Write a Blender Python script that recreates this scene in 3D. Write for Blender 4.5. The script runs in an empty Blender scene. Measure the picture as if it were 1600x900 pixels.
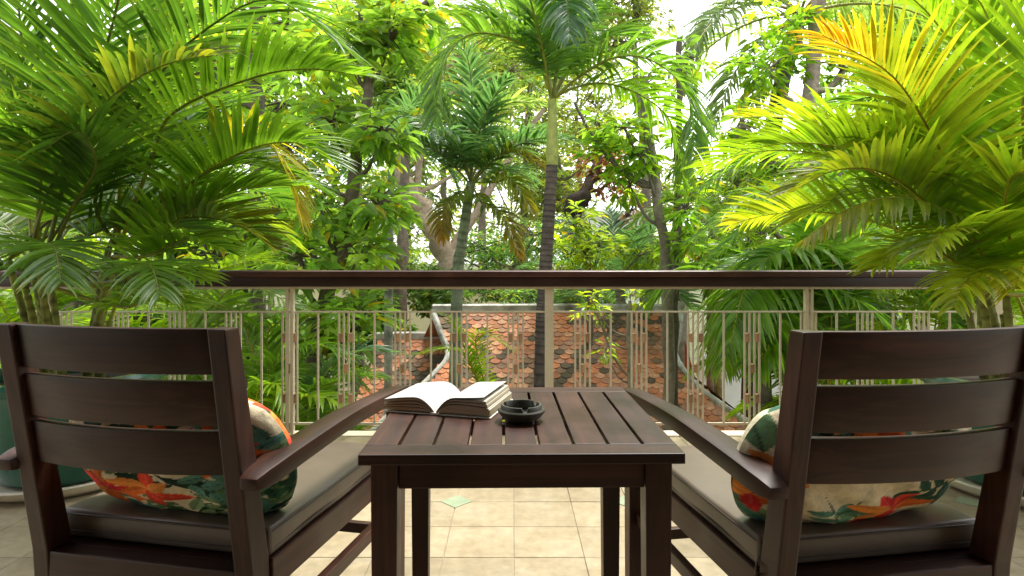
import bpy, bmesh, math, random
import numpy as np
from mathutils import Matrix, Vector

R = math.radians
random.seed(7)
rng = np.random.default_rng(7)
sc = bpy.context.scene
col = sc.collection

# ------------------------------------------------------------------ camera, sky, sun, exposure
F, CX, HY, EYE = 950.0, 800.0, 409.0, 1.10      # focal length and horizon in photograph pixels, eye height
cam_d = bpy.data.cameras.new('camera')
cam = bpy.data.objects.new('camera', cam_d)
col.objects.link(cam)
cam.location = (0, 0, EYE)
cam.rotation_euler = (R(90), 0, 0)
cam_d.sensor_width = 36.0
cam_d.lens = F / 1600 * 36.0
cam_d.shift_y = -(450 - HY) / 1600
cam_d.clip_start = 0.05
cam_d.clip_end = 3000
sc.camera = cam

SUN_EL, SUN_AZ = 66, 35          # high and to the right, over the garden
world = bpy.data.worlds.new('World')
sc.world = world
world.use_nodes = True
wn, wl = world.node_tree.nodes, world.node_tree.links
wn.clear()
sky = wn.new('ShaderNodeTexSky')
sky.sky_type = 'NISHITA'
sky.sun_disc = False
sky.sun_elevation = R(SUN_EL)
sky.sun_rotation = R(SUN_AZ)
sky.air_density = 1.0
sky.dust_density = 1.5
sky.ozone_density = 1.0
hs = wn.new('ShaderNodeHueSaturation')
hs.inputs['Saturation'].default_value = 0.12       # thin even cloud: almost white
bg = wn.new('ShaderNodeBackground')
bg.inputs['Strength'].default_value = 0.15
wo = wn.new('ShaderNodeOutputWorld')
wl.new(sky.outputs[0], hs.inputs['Color'])
wl.new(hs.outputs[0], bg.inputs['Color'])
wl.new(bg.outputs[0], wo.inputs['Surface'])

sd = bpy.data.lights.new('sun', 'SUN')
sd.energy = 1.5
sd.angle = R(14)
sd.color = (1.0, 0.96, 0.88)
sun = bpy.data.objects.new('sun', sd)
col.objects.link(sun)
sdir = Vector((math.sin(R(SUN_AZ)) * math.cos(R(SUN_EL)), math.cos(R(SUN_AZ)) * math.cos(R(SUN_EL)), math.sin(R(SUN_EL))))
sun.rotation_euler = sdir.to_track_quat('Z', 'Y').to_euler()

sc.render.engine = 'CYCLES'
sc.view_settings.view_transform = 'Standard'
sc.view_settings.look = 'None'
sc.view_settings.gamma = 1
sc.view_settings.use_curve_mapping = False
sc.view_settings.exposure = 1.9
sc.cycles.use_denoising = True
sc.cycles.max_bounces = 9
sc.cycles.diffuse_bounces = 5
sc.cycles.transmission_bounces = 5
sc.cycles.caustics_reflective = False
sc.cycles.caustics_refractive = False

# ------------------------------------------------------------------ helpers
def V(px, py, Y):
    return np.array([(px - CX) / F * Y, Y, EYE - (py - HY) / F * Y])

def mesh_np(name, verts, faces, cols=None, smooth=True, mats=(), midx=None):
    me = bpy.data.meshes.new(name)
    me.from_pydata([tuple(v) for v in np.asarray(verts).tolist()] if not isinstance(verts, list) else verts, [], faces if isinstance(faces, list) else faces.tolist())
    for m in mats:
        me.materials.append(m)
    if midx is not None:
        me.polygons.foreach_set('material_index', np.asarray(midx, dtype=np.int32))
    if smooth:
        me.polygons.foreach_set('use_smooth', np.ones(len(me.polygons), dtype=bool))
    if cols is not None:
        a = me.color_attributes.new('Col', 'FLOAT_COLOR', 'POINT')
        c = np.ones((len(cols), 4), dtype=np.float32)
        c[:, :3] = cols
        a.data.foreach_set('color', c.ravel())
    me.update()
    return me

def link(name, me, parent=None, m=None, kind=None):
    o = bpy.data.objects.new(name, me)
    col.objects.link(o)
    if m is not None:
        me.materials.clear()
        me.materials.append(m)
    if parent is not None:
        o.parent = parent
    if kind:
        o['kind'] = kind
    return o

def tag(o, label, cat, group=None):
    o['label'] = label
    o['category'] = cat
    if group:
        o['group'] = group
    return o

def empty(name, loc=(0, 0, 0), rz=0):
    o = bpy.data.objects.new(name, None)
    o.empty_display_size = 0.1
    col.objects.link(o)
    o.location = loc
    o.rotation_euler = (0, 0, rz)
    return o

def box_bm(bm, lo, hi, bevel=0.0, mat=None, segs=2):
    lo, hi = Vector(lo), Vector(hi)
    r = bmesh.ops.create_cube(bm, size=1.0)
    vs = r['verts']
    c, s = (lo + hi) / 2, hi - lo
    for v in vs:
        v.co = Vector((v.co.x * s.x, v.co.y * s.y, v.co.z * s.z)) + c
    if bevel > 0:
        es = list({e for v in vs for e in v.link_edges})
        rb = bmesh.ops.bevel(bm, geom=es, offset=bevel, segments=segs, affect='EDGES', profile=0.6)
        vs = list({v for f in rb['faces'] for v in f.verts} | {v for v in vs if v.is_valid})
    if mat is not None:
        for v in vs:
            v.co = mat @ v.co
    return vs

def box_me(name, lo, hi, bevel=0.003, segs=2):
    bm = bmesh.new()
    box_bm(bm, lo, hi, bevel, segs=segs)
    me = bpy.data.meshes.new(name)
    bm.to_mesh(me)
    bm.free()
    return me

def sweep_me(name, path, sect, up=(0, 0, 1), smooth_angle=35, bevel=0.0):
    """Sweep a closed 2-D section [(side, up)...] (or one per path point) along a path."""
    P = np.asarray(path, float)
    n = len(P)
    verts, faces = [], []
    for i in range(n):
        t = P[min(i + 1, n - 1)] - P[max(i - 1, 0)]
        t /= np.linalg.norm(t)
        s = np.cross(t, up)
        s /= np.linalg.norm(s)
        u = np.cross(s, t)
        sec = sect[i] if isinstance(sect[0][0], (tuple, list, np.ndarray)) else sect
        for a, b in sec:
            verts.append(P[i] + s * a + u * b)
    k = len(sec)
    for i in range(n - 1):
        for j in range(k):
            faces.append([i * k + j, i * k + (j + 1) % k, (i + 1) * k + (j + 1) % k, (i + 1) * k + j])
    faces.append(list(range(k))[::-1])
    faces.append([(n - 1) * k + j for j in range(k)])
    me = mesh_np(name, verts, faces, smooth=False)
    bm = bmesh.new()
    bm.from_mesh(me)
    bmesh.ops.recalc_face_normals(bm, faces=bm.faces)
    if bevel:
        es = [e for e in bm.edges if len(e.link_faces) == 2 and e.calc_face_angle() > R(40)]
        bmesh.ops.bevel(bm, geom=es, offset=bevel, segments=2, affect='EDGES', profile=0.6)
    bm.to_mesh(me)
    bm.free()
    me.polygons.foreach_set('use_smooth', np.ones(len(me.polygons), dtype=bool))
    me.set_sharp_from_angle(angle=R(smooth_angle))
    return me

def lathe_me(name, prof, n=48):
    verts, faces = [], []
    k = len(prof)
    for i in range(n):
        a = 2 * math.pi * i / n
        for r, z in prof:
            verts.append((r * math.cos(a), r * math.sin(a), z))
    for i in range(n):
        j = (i + 1) % n
        for q in range(k - 1):
            faces.append([i * k + q, j * k + q, j * k + q + 1, i * k + q + 1])
    me = mesh_np(name, verts, faces)
    bm = bmesh.new()
    bm.from_mesh(me)
    bmesh.ops.remove_doubles(bm, verts=bm.verts, dist=1e-5)
    bmesh.ops.recalc_face_normals(bm, faces=bm.faces)
    bm.to_mesh(me)
    bm.free()
    me.set_sharp_from_angle(angle=R(45))
    return me

def tube(path, radii, k=10, bump=0.0, seed=0):
    """verts, faces of a tapered tube along a path"""
    P = np.asarray(path, float)
    n = len(P)
    rr = np.asarray(radii, float)
    rg = np.random.default_rng(seed)
    t = np.gradient(P, axis=0)
    t /= np.linalg.norm(t, axis=1)[:, None]
    ref = np.array([0.3, 1.0, 0.1])
    s = np.cross(t, ref); s /= np.linalg.norm(s, axis=1)[:, None]
    u = np.cross(s, t)
    a = np.arange(k) * 2 * math.pi / k
    rad = rr[:, None] * (1 + bump * rg.normal(size=(n, k)))
    vs = P[:, None, :] + rad[..., None] * (np.cos(a)[None, :, None] * s[:, None, :] + np.sin(a)[None, :, None] * u[:, None, :])
    vs = vs.reshape(-1, 3)
    i, j = np.meshgrid(np.arange(n - 1), np.arange(k), indexing='ij')
    f = np.stack([i * k + j, i * k + (j + 1) % k, (i + 1) * k + (j + 1) % k, (i + 1) * k + j], -1).reshape(-1, 4)
    return vs, f

def spline(pts, n):
    """Catmull-Rom through the points"""
    P = np.asarray(pts, float)
    if len(P) == 2:
        return P[0] + (P[1] - P[0]) * np.linspace(0, 1, n)[:, None]
    Q = np.vstack([2 * P[0] - P[1], P, 2 * P[-1] - P[-2]])
    out = []
    for t in np.linspace(0, len(P) - 1 - 1e-6, n):
        i = int(t); f = t - i
        a, b, c, d = Q[i:i + 4]
        out.append(0.5 * ((2 * b) + (c - a) * f + (2 * a - 5 * b + 4 * c - d) * f * f + (3 * b - a - 3 * c + d) * f ** 3))
    return np.array(out)

# ------------------------------------------------------------------ materials
def mat(name, base=(0.5, 0.5, 0.5), rough=0.5, spec=0.5):
    m = bpy.data.materials.new(name)
    m.use_nodes = True
    b = m.node_tree.nodes['Principled BSDF']
    b.inputs['Base Color'].default_value = (*base, 1)
    b.inputs['Roughness'].default_value = rough
    b.inputs['Specular IOR Level'].default_value = spec
    return m, m.node_tree.nodes, m.node_tree.links, b

def ramp(nodes, stops):
    r = nodes.new('ShaderNodeValToRGB')
    e = r.color_ramp.elements
    while len(e) < len(stops):
        e.new(0.5)
    for x, (p, c) in zip(e, stops):
        x.position = p
        x.color = (*c, 1)
    return r

def noise(nodes, links, vec, scale, detail=4, rough=0.55, dist=0.0):
    n = nodes.new('ShaderNodeTexNoise')
    n.inputs['Scale'].default_value = scale
    n.inputs['Detail'].default_value = detail
    n.inputs['Roughness'].default_value = rough
    n.inputs['Distortion'].default_value = dist
    if vec is not None:
        links.new(vec, n.inputs['Vector'])
    return n

def mixc(nodes, links, fac, a, b, mode='MIX'):
    m = nodes.new('ShaderNodeMix')
    m.data_type = 'RGBA'
    m.blend_type = mode
    for s, v in ((m.inputs[0], fac), (m.inputs[6], a), (m.inputs[7], b)):
        if hasattr(v, 'links') or hasattr(v, 'is_linked'):
            links.new(v, s)
        elif isinstance(v, (int, float)):
            s.default_value = v
        else:
            s.default_value = (*v, 1)
    return m.outputs[2]

def bump(nodes, links, h, strength, dist, bsdf):
    b = nodes.new('ShaderNodeBump')
    b.inputs['Strength'].default_value = strength
    b.inputs['Distance'].default_value = dist
    links.new(h, b.inputs['Height'])
    links.new(b.outputs[0], bsdf.inputs['Normal'])

def wood_mat(name, axis, dark, light, rough):
    m, n, l, b = mat(name, dark, rough, 0.34)
    tc = n.new('ShaderNodeTexCoord')
    mp = n.new('ShaderNodeMapping')
    mp.inputs['Scale'].default_value = [1.6 if i == axis else 38 for i in range(3)]
    oi = n.new('ShaderNodeObjectInfo')
    l.new(tc.outputs['Object'], mp.inputs['Vector'])
    cmb = n.new('ShaderNodeVectorMath')
    cmb.operation = 'SCALE'
    cmb.inputs[0].default_value = (13, 7, 5)
    l.new(oi.outputs['Random'], cmb.inputs['Scale'])
    l.new(cmb.outputs[0], mp.inputs['Location'])
    g = noise(n, l, mp.outputs[0], 1.0, 7, 0.65, 0.8)
    w = noise(n, l, tc.outputs['Object'], 5.0, 4, 0.6)
    r = ramp(n, [(0.3, dark), (0.55, tuple((a + c) / 2 for a, c in zip(dark, light))), (0.75, light)])
    l.new(g.outputs['Fac'], r.inputs['Fac'])
    r2 = ramp(n, [(0.3, (0.62, 0.62, 0.62)), (0.7, (1.25, 1.2, 1.15))])
    l.new(w.outputs['Fac'], r2.inputs['Fac'])
    c = mixc(n, l, 1.0, r.outputs[0], r2.outputs[0], 'MULTIPLY')
    var = n.new('ShaderNodeMapRange')
    var.inputs[3].default_value = 0.75
    var.inputs[4].default_value = 1.3
    l.new(oi.outputs['Random'], var.inputs[0])
    hv = n.new('ShaderNodeHueSaturation')
    l.new(var.outputs[0], hv.inputs['Value'])
    l.new(c, hv.inputs['Color'])
    l.new(hv.outputs[0], b.inputs['Base Color'])
    rr = n.new('ShaderNodeMapRange')
    rr.inputs[1].default_value = 0.3
    rr.inputs[2].default_value = 0.7
    rr.inputs[3].default_value = rough - 0.1
    rr.inputs[4].default_value = rough + 0.14
    l.new(w.outputs['Fac'], rr.inputs[0])
    l.new(rr.outputs[0], b.inputs['Roughness'])
    bump(n, l, g.outputs['Fac'], 0.22, 0.002, b)
    return m

WD, WLT = (0.019, 0.0068, 0.0038), (0.070, 0.026, 0.0135)
WOOD = [wood_mat('dark_wood_' + 'xyz'[i], i, WD, WLT, 0.42) for i in range(3)]
RAILWOOD = wood_mat('rail_wood', 0, (0.020, 0.009, 0.006), (0.060, 0.024, 0.016), 0.45)
RAILCAP = wood_mat('rail_cap_wood', 0, (0.040, 0.015, 0.010), (0.085, 0.035, 0.024), 0.42)
BLOCKW = wood_mat('block_wood', 2, (0.30, 0.17, 0.09), (0.50, 0.32, 0.18), 0.6)

def leaf_mat(name, trans=0.42, rough=0.42, spec=0.4, boost=(2.3, 2.15, 1.0)):
    m, n, l, b = mat(name, rough=rough, spec=spec)
    at = n.new('ShaderNodeAttribute')
    at.attribute_name = 'Col'
    geo = n.new('ShaderNodeNewGeometry')
    nz = noise(n, l, geo.outputs['Position'], 9.0, 3)
    rp = ramp(n, [(0.3, (0.72, 0.76, 0.7)), (0.7, (1.22, 1.18, 1.15))])
    l.new(nz.outputs['Fac'], rp.inputs['Fac'])
    c = mixc(n, l, 1.0, at.outputs['Color'], rp.outputs[0], 'MULTIPLY')
    l.new(c, b.inputs['Base Color'])
    tr = n.new('ShaderNodeBsdfTranslucent')
    c2 = mixc(n, l, 1.0, c, boost, 'MULTIPLY')
    l.new(c2, tr.inputs['Color'])
    mx = n.new('ShaderNodeMixShader')
    mx.inputs[0].default_value = trans
    l.new(b.outputs[0], mx.inputs[1])
    l.new(tr.outputs[0], mx.inputs[2])
    l.new(mx.outputs[0], n['Material Output'].inputs['Surface'])
    return m

LEAF = leaf_mat('palm_leaf', 0.54, 0.36, 0.5)
BROAD = leaf_mat('broad_leaf', 0.55, 0.4, 0.45)

def attr_mat(name, rough, spec=0.3, ring=None):
    m, n, l, b = mat(name, rough=rough, spec=spec)
    at = n.new('ShaderNodeAttribute')
    at.attribute_name = 'Col'
    geo = n.new('ShaderNodeNewGeometry')
    nz = noise(n, l, geo.outputs['Position'], 14.0, 6, 0.7)
    rp = ramp(n, [(0.3, (0.55, 0.55, 0.55)), (0.7, (1.35, 1.3, 1.25))])
    l.new(nz.outputs['Fac'], rp.inputs['Fac'])
    c = mixc(n, l, 1.0, at.outputs['Color'], rp.outputs[0], 'MULTIPLY')
    l.new(c, b.inputs['Base Color'])
    bump(n, l, nz.outputs['Fac'], 0.6, 0.01, b)
    return m
STEM = attr_mat('palm_stem', 0.5, 0.4)
BARK = attr_mat('bark', 0.85, 0.2)
PILLOW = attr_mat('floral_cotton', 0.85, 0.15)

def speckle(name, stops, scale, rough, bstr=0.2, bdist=0.005, spec=0.3, coord='Position', rnd=0.0, scale2=None):
    m, n, l, b = mat(name, rough=rough, spec=spec)
    geo = n.new('ShaderNodeNewGeometry')
    v = geo.outputs['Position']
    a = noise(n, l, v, scale, 6, 0.62)
    r = ramp(n, stops)
    l.new(a.outputs['Fac'], r.inputs['Fac'])
    c = r.outputs[0]
    if scale2:
        a2 = noise(n, l, v, scale2, 4, 0.6)
        r2 = ramp(n, [(0.3, (0.8, 0.8, 0.78)), (0.7, (1.12, 1.1, 1.08))])
        l.new(a2.outputs['Fac'], r2.inputs['Fac'])
        c = mixc(n, l, 1.0, c, r2.outputs[0], 'MULTIPLY')
    if rnd:
        oi = n.new('ShaderNodeObjectInfo')
        mr = n.new('ShaderNodeMapRange')
        mr.inputs[3].default_value = 1 - rnd
        mr.inputs[4].default_value = 1 + rnd
        l.new(oi.outputs['Random'], mr.inputs[0])
        h = n.new('ShaderNodeHueSaturation')
        l.new(mr.outputs[0], h.inputs['Value'])
        l.new(c, h.inputs['Color'])
        c = h.outputs[0]
    l.new(c, b.inputs['Base Color'])
    bump(n, l, a.outputs['Fac'], bstr, bdist, b)
    return m

TILE = speckle('cream_floor_tile', [(0.25, (0.27, 0.21, 0.125)), (0.5, (0.345, 0.28, 0.18)), (0.75, (0.385, 0.33, 0.23))], 5.0, 0.38, 0.06, 0.002, 0.4, rnd=0.12, scale2=22)
GROUT = speckle('grout', [(0.3, (0.34, 0.28, 0.20)), (0.7, (0.46, 0.39, 0.28))], 30, 0.8)
INSET = speckle('green_inset_tile', [(0.3, (0.24, 0.30, 0.19)), (0.7, (0.34, 0.38, 0.25))], 16, 0.4, 0.05, 0.002)
PLASTER = speckle('cream_plaster', [(0.3, (0.62, 0.53, 0.36)), (0.7, (0.72, 0.63, 0.46))], 3, 0.85)
YELLOWWALL = speckle('pale_yellow_wall', [(0.3, (0.70, 0.60, 0.34)), (0.7, (0.80, 0.72, 0.50))], 0.8, 0.85)
WHITEWALL = speckle('white_wall', [(0.3, (0.68, 0.68, 0.66)), (0.7, (0.8, 0.8, 0.78))], 1.5, 0.85)
MORTAR = speckle('weathered_white_mortar', [(0.3, (0.13, 0.125, 0.10)), (0.47, (0.34, 0.33, 0.29)), (0.68, (0.56, 0.55, 0.51))], 5, 0.9, 0.5, 0.02)
CREAMPAINT = speckle('cream_metal_paint', [(0.3, (0.52, 0.45, 0.32)), (0.7, (0.62, 0.55, 0.41))], 20, 0.5, 0.05, 0.001)
DARKCEIL = speckle('unseen_dark_lining', [(0.3, (0.05, 0.03, 0.02)), (0.7, (0.10, 0.06, 0.04))], 2, 0.6)  # invented dark finish for the unseen wall and ceiling, cuts bounced light
EARTH = speckle('garden_earth', [(0.3, (0.05, 0.045, 0.02)), (0.5, (0.08, 0.09, 0.03)), (0.7, (0.13, 0.12, 0.06))], 1.2, 0.95, 0.6, 0.05)
SOIL = speckle('pot_soil', [(0.3, (0.02, 0.014, 0.01)), (0.7, (0.06, 0.045, 0.03))], 40, 0.95, 0.8, 0.02)
GLAZE = speckle('green_glaze', [(0.3, (0.010, 0.075, 0.045)), (0.7, (0.02, 0.13, 0.08))], 6, 0.22, 0.08, 0.003, 0.6)
SAUCER = speckle('pale_glaze', [(0.3, (0.52, 0.46, 0.34)), (0.7, (0.66, 0.60, 0.48))], 9, 0.35, 0.08, 0.003, 0.5)
VINYL = speckle('brown_vinyl', [(0.3, (0.11, 0.082, 0.058)), (0.7, (0.15, 0.115, 0.085))], 7, 0.36, 0.05, 0.003, 0.5)
PIPING = speckle('brown_piping', [(0.3, (0.05, 0.036, 0.026)), (0.7, (0.07, 0.05, 0.038))], 30, 0.4)
PAPER = speckle('book_paper', [(0.3, (0.47, 0.455, 0.40)), (0.7, (0.52, 0.50, 0.45))], 12, 0.75, 0.02, 0.001, 0.2)
COVER = speckle('book_cover', [(0.3, (0.70, 0.66, 0.55)), (0.7, (0.76, 0.72, 0.62))], 10, 0.5)
CERAMIC = speckle('olive_ceramic', [(0.3, (0.036, 0.036, 0.024)), (0.7, (0.066, 0.064, 0.044))], 60, 0.48, 0.1, 0.001, 0.45)

def page_edge_mat():
    m, n, l, b = mat('page_edges', (0.7, 0.62, 0.45), 0.8, 0.15)
    tc = n.new('ShaderNodeTexCoord')
    mp = n.new('ShaderNodeMapping')
    mp.inputs['Scale'].default_value = (8, 8, 900)
    l.new(tc.outputs['Object'], mp.inputs['Vector'])
    g = noise(n, l, mp.outputs[0], 1.0, 3)
    r = ramp(n, [(0.35, (0.36, 0.29, 0.17)), (0.6, (0.54, 0.46, 0.31))])
    l.new(g.outputs['Fac'], r.inputs['Fac'])
    l.new(r.outputs[0], b.inputs['Base Color'])
    return m
EDGES = page_edge_mat()

def printed_page_mat():
    """cream page with faint rows of small grey type"""
    m, n, l, b = mat('printed_page', (0.76, 0.74, 0.67), 0.75, 0.2)
    at = n.new('ShaderNodeUVMap')
    sx = n.new('ShaderNodeSeparateXYZ')
    l.new(at.outputs[0], sx.inputs[0])
    def math_(op, a, b_=None):
        k = n.new('ShaderNodeMath'); k.operation = op
        for s, v in zip(k.inputs, (a, b_)):
            if v is None: continue
            if isinstance(v, (int, float)): s.default_value = v
            else: l.new(v, s)
        return k.outputs[0]
    u, v = sx.outputs[0], sx.outputs[1]
    row = math_('LESS_THAN', math_('FRACT', math_('MULTIPLY', v, 30)), 0.42)
    mp = n.new('ShaderNodeMapping')
    mp.inputs['Scale'].default_value = (70, 30, 1)
    l.new(at.outputs[0], mp.inputs['Vector'])
    wn_ = noise(n, l, mp.outputs[0], 1.0, 2)
    word = math_('GREATER_THAN', wn_.outputs['Fac'], 0.44)
    inu = math_('MULTIPLY', math_('GREATER_THAN', u, 0.14), math_('LESS_THAN', u, 0.88))
    inv = math_('MULTIPLY', math_('GREATER_THAN', v, 0.1), math_('LESS_THAN', v, 0.92))
    k = math_('MULTIPLY', math_('MULTIPLY', row, word), math_('MULTIPLY', inu, inv))
    c = mixc(n, l, math_('MULTIPLY', k, 0.30), (0.46, 0.455, 0.42), (0.10, 0.10, 0.10))
    l.new(c, b.inputs['Base Color'])
    return m
PRINT = printed_page_mat()

def roof_mat(i, base):
    m, n, l, b = mat('clay_tile_%d' % i, base, 0.85, 0.2)
    geo = n.new('ShaderNodeNewGeometry')
    a = noise(n, l, geo.outputs['Position'], 1.1, 5, 0.65)
    f = noise(n, l, geo.outputs['Position'], 22.0, 5, 0.7)
    r = ramp(n, [(0.47, (0, 0, 0)), (0.62, (1, 1, 1))])
    l.new(a.outputs['Fac'], r.inputs['Fac'])
    r2 = ramp(n, [(0.3, (0.6, 0.6, 0.6)), (0.7, (1.3, 1.25, 1.2))])
    l.new(f.outputs['Fac'], r2.inputs['Fac'])
    c = mixc(n, l, 1.0, base, r2.outputs[0], 'MULTIPLY')
    mf = n.new('ShaderNodeMath'); mf.operation = 'MULTIPLY'
    mf.inputs[1].default_value = 0.38
    l.new(r.outputs[0], mf.inputs[0])
    c = mixc(n, l, mf.outputs[0], c, (0.075, 0.075, 0.045))
    l.new(c, b.inputs['Base Color'])
    bump(n, l, f.outputs['Fac'], 0.4, 0.006, b)
    return m
CLAY = [roof_mat(i, c) for i, c in enumerate([(0.50, 0.20, 0.10), (0.42, 0.17, 0.095), (0.38, 0.19, 0.13), (0.52, 0.27, 0.165), (0.11, 0.085, 0.06), (0.21, 0.13, 0.085)])]

# ------------------------------------------------------------------ setting: ground, terrace, house around the camera
GZ = -4.0
def sheet(name, x0, x1, y0, y1, z, m):
    me = mesh_np(name, [(x0, y0, z), (x1, y0, z), (x1, y1, z), (x0, y1, z)], [[0, 1, 2, 3]], smooth=False)
    o = link(name, me, None, m, 'structure')
    return o
sheet('ground', -900, 900, -900, 1500, GZ, EARTH)

EDGE_Y = 3.95
T = 0.262
TX0, TY0 = -0.255, 2.787               # a tile corner with a green inset
floor = link('floor', box_me('floor', (-5.5, -2.2, -0.30), (5.5, EDGE_Y - 0.112, -0.006), 0.0), None, GROUT, 'structure')
bm = bmesh.new()
box_bm(bm, (-T / 2 + .0016, -T / 2 + .0016, -0.012), (T / 2 - .0016, T / 2 - .0016, 0.0), 0.0012, segs=1)
tile_me = bpy.data.meshes.new('floor_tile'); bm.to_mesh(tile_me); bm.free()
tile_me.materials.append(TILE)
ix0, iy0 = -14, -18
ntile = 0
far_bm = bmesh.new()
for iy in range(-19, 5):
    for ix in range(-21, 22):
        cx, cy = TX0 + (ix + 0.5) * T, TY0 + (iy + 0.5) * T
        if cy + T / 2 > EDGE_Y - 0.11 or abs(cx) > 5.3:
            continue
        vis = cy > 2.0 and abs(cx) < 0.87 * cy + 0.15
        if vis:
            o = link('floor_tile', tile_me, floor)
            o.location = (cx, cy, random.uniform(-0.0008, 0.0008))
            o.rotation_euler = (random.uniform(-.002, .002), random.uniform(-.002, .002), 0)
            ntile += 1
        else:
            box_bm(far_bm, (cx - T / 2 + .0016, cy - T / 2 + .0016, -0.012), (cx + T / 2 - .0016, cy + T / 2 - .0016, 0.0))
me = bpy.data.meshes.new('floor_tile_field'); far_bm.to_mesh(me); far_bm.free()
link('floor_tile_field', me, floor, TILE, 'stuff')
# row that meets the border, cut tiles
y_last = TY0 + math.floor((EDGE_Y - 0.112 - TY0) / T) * T
for ix in range(-15, 16):
    cx = TX0 + (ix + 0.5) * T
    o = link('floor_tile', box_me('cut_tile', (-T / 2 + .0016, .0016, -.012), (T / 2 - .0016, EDGE_Y - 0.114 - y_last, 0), .0012, 1), floor, TILE)
    o.location = (cx, y_last, random.uniform(-0.0008, 0.0008))
d = 0.072
ins_me = mesh_np('green_inset', [(-d, 0, 0), (0, -d, 0), (d, 0, 0), (0, d, 0), (-d, 0, -.01), (0, -d, -.01), (d, 0, -.01), (0, d, -.01)],
                 [[0, 1, 2, 3], [0, 4, 5, 1], [1, 5, 6, 2], [2, 6, 7, 3], [3, 7, 4, 0]], smooth=False, mats=[INSET])
for j in (-1, 0, 1):
    for i in range(-4, 5):
        o = link('green_inset_tile', ins_me, floor)
        o.location = (TX0 + i * 3 * T, TY0 + j * 3 * T, 0.0025)
for i in range(-10, 10):
    o = link('border_stone', box_me('border', (0.0015, EDGE_Y - 0.111, -0.10), (0.5485, EDGE_Y, 0.004), .004), floor, PLASTER)
    o.location = (i * 0.55, 0, random.uniform(-.001, .001))
link('slab_edge', box_me('slab_edge', (-5.5, EDGE_Y - 0.13, -0.32), (5.5, EDGE_Y - 0.02, -0.103), .004), floor, PLASTER)
# the house the terrace belongs to: lower storey, back wall and the roof over the sitting area
link('house_wall', box_me('house_wall', (-5.5, -2.6, GZ), (5.5, -2.2, 3.1), .01), None, DARKCEIL, 'structure')  # out of view; dark finish keeps bounce off the terrace
link('lower_storey', box_me('lower_storey', (-5.45, -2.2, GZ), (5.45, EDGE_Y - 0.5, -0.31), .01), None, PLASTER, 'structure')
link('ceiling', box_me('ceiling', (-5.5, -2.2, 2.95), (5.5, 1.6, 3.12), .01), None, DARKCEIL, 'structure')  # out of view; depth and dark finish set to shade the terrace

# ------------------------------------------------------------------ balcony railing
RY = 3.85
RX = 3.12
rail = empty('balcony_railing', (0, RY, 0))
tag(rail, 'balcony railing of cream bars with small wood blocks under a dark wood handrail', 'railing')
link('handrail', sweep_me('handrail', [(-RX - .1, 0, 0), (RX + .1, 0, 0)], [(-.05, .945), (.05, .945), (.05, 1.003), (-.05, 1.003)], bevel=.004), rail, RAILWOOD)
link('handrail_cap', sweep_me('handrail_cap', [(-RX - .12, 0, 0), (RX + .12, 0, 0)], [(-.062, 1.004), (.062, 1.004), (.062, 1.038), (.05, 1.046), (-.05, 1.046), (-.062, 1.038)], bevel=.003), rail, RAILCAP)
link('flat_bar', box_me('flat_bar', (-RX - .1, -.03, .928), (RX + .1, .03, .9438), .002), rail, CREAMPAINT)
link('top_bar', box_me('top_bar', (-RX, -.006, .778), (RX, .006, .788), .001), rail, CREAMPAINT)
link('bottom_bar', box_me('bottom_bar', (-RX, -.007, .068), (RX, .007, .082), .001), rail, CREAMPAINT)
def post_me(solid):
    bm = bmesh.new()
    if solid:
        box_bm(bm, (-.026, -.026, 0.004), (.026, .026, .928), .003)
    else:
        box_bm(bm, (-.0245, -.018, 0.004), (-.0065, .018, .928), .002)
        box_bm(bm, (.0065, -.018, 0.004), (.0245, .018, .928), .002)
        for z in (0.02, .40, .86):
            box_bm(bm, (-.007, -.012, z), (.007, .012, z + .05), .001)
    me = bpy.data.meshes.new('post'); bm.to_mesh(me); bm.free()
    me.materials.append(CREAMPAINT)
    return me
pm, pm2 = post_me(True), post_me(False)
PC = 0.235
for k, x in enumerate((PC, PC - 1.64, PC + 1.642, -2.95, 3.06)):
    o = link('post', pm if k in (0, 3, 4) else pm2, rail)
    o.location.x = x
bar_me = box_me('bar', (-.0058, -.0058, .0825), (.0058, .0058, .7775), .0015, 1)
bar_me.materials.append(CREAMPAINT)
blk_me = box_me('block', (-.0115, -.012, -.028), (.0115, .012, .028), .002, 1)
blk_me.materials.append(BLOCKW)
cl = [s * (0.212 + 0.3575 * k) for k in range(9) for s in (-1, 1)]
for c in cl:
    x = PC + c
    if abs(x) > RX - .06: continue
    for q in (-1.5, -.5, .5, 1.5):
        bx_ = x + q * 0.031
        if min(abs(bx_ - p) for p in (PC - 1.64, PC + 1.642, -2.95, 3.06)) < 0.034: continue
        o = link('bar', bar_me, rail); o.location.x = bx_
    for q, z in ((-1, .62), (1, .62), (0, .425), (-1, .235), (1, .235)):
        o = link('wood_block', blk_me, rail); o.location = (x + q * .031, 0, z)
for k in range(9):
    for s in (-1, 1):
        x = PC + s * (0.212 + 0.3575 * (k + .5))
        if abs(x) > RX - .03 or min(abs(x - p) for p in (-2.95, 3.06)) < 0.03: continue
        o = link('bar', bar_me, rail); o.location.x = x

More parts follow.
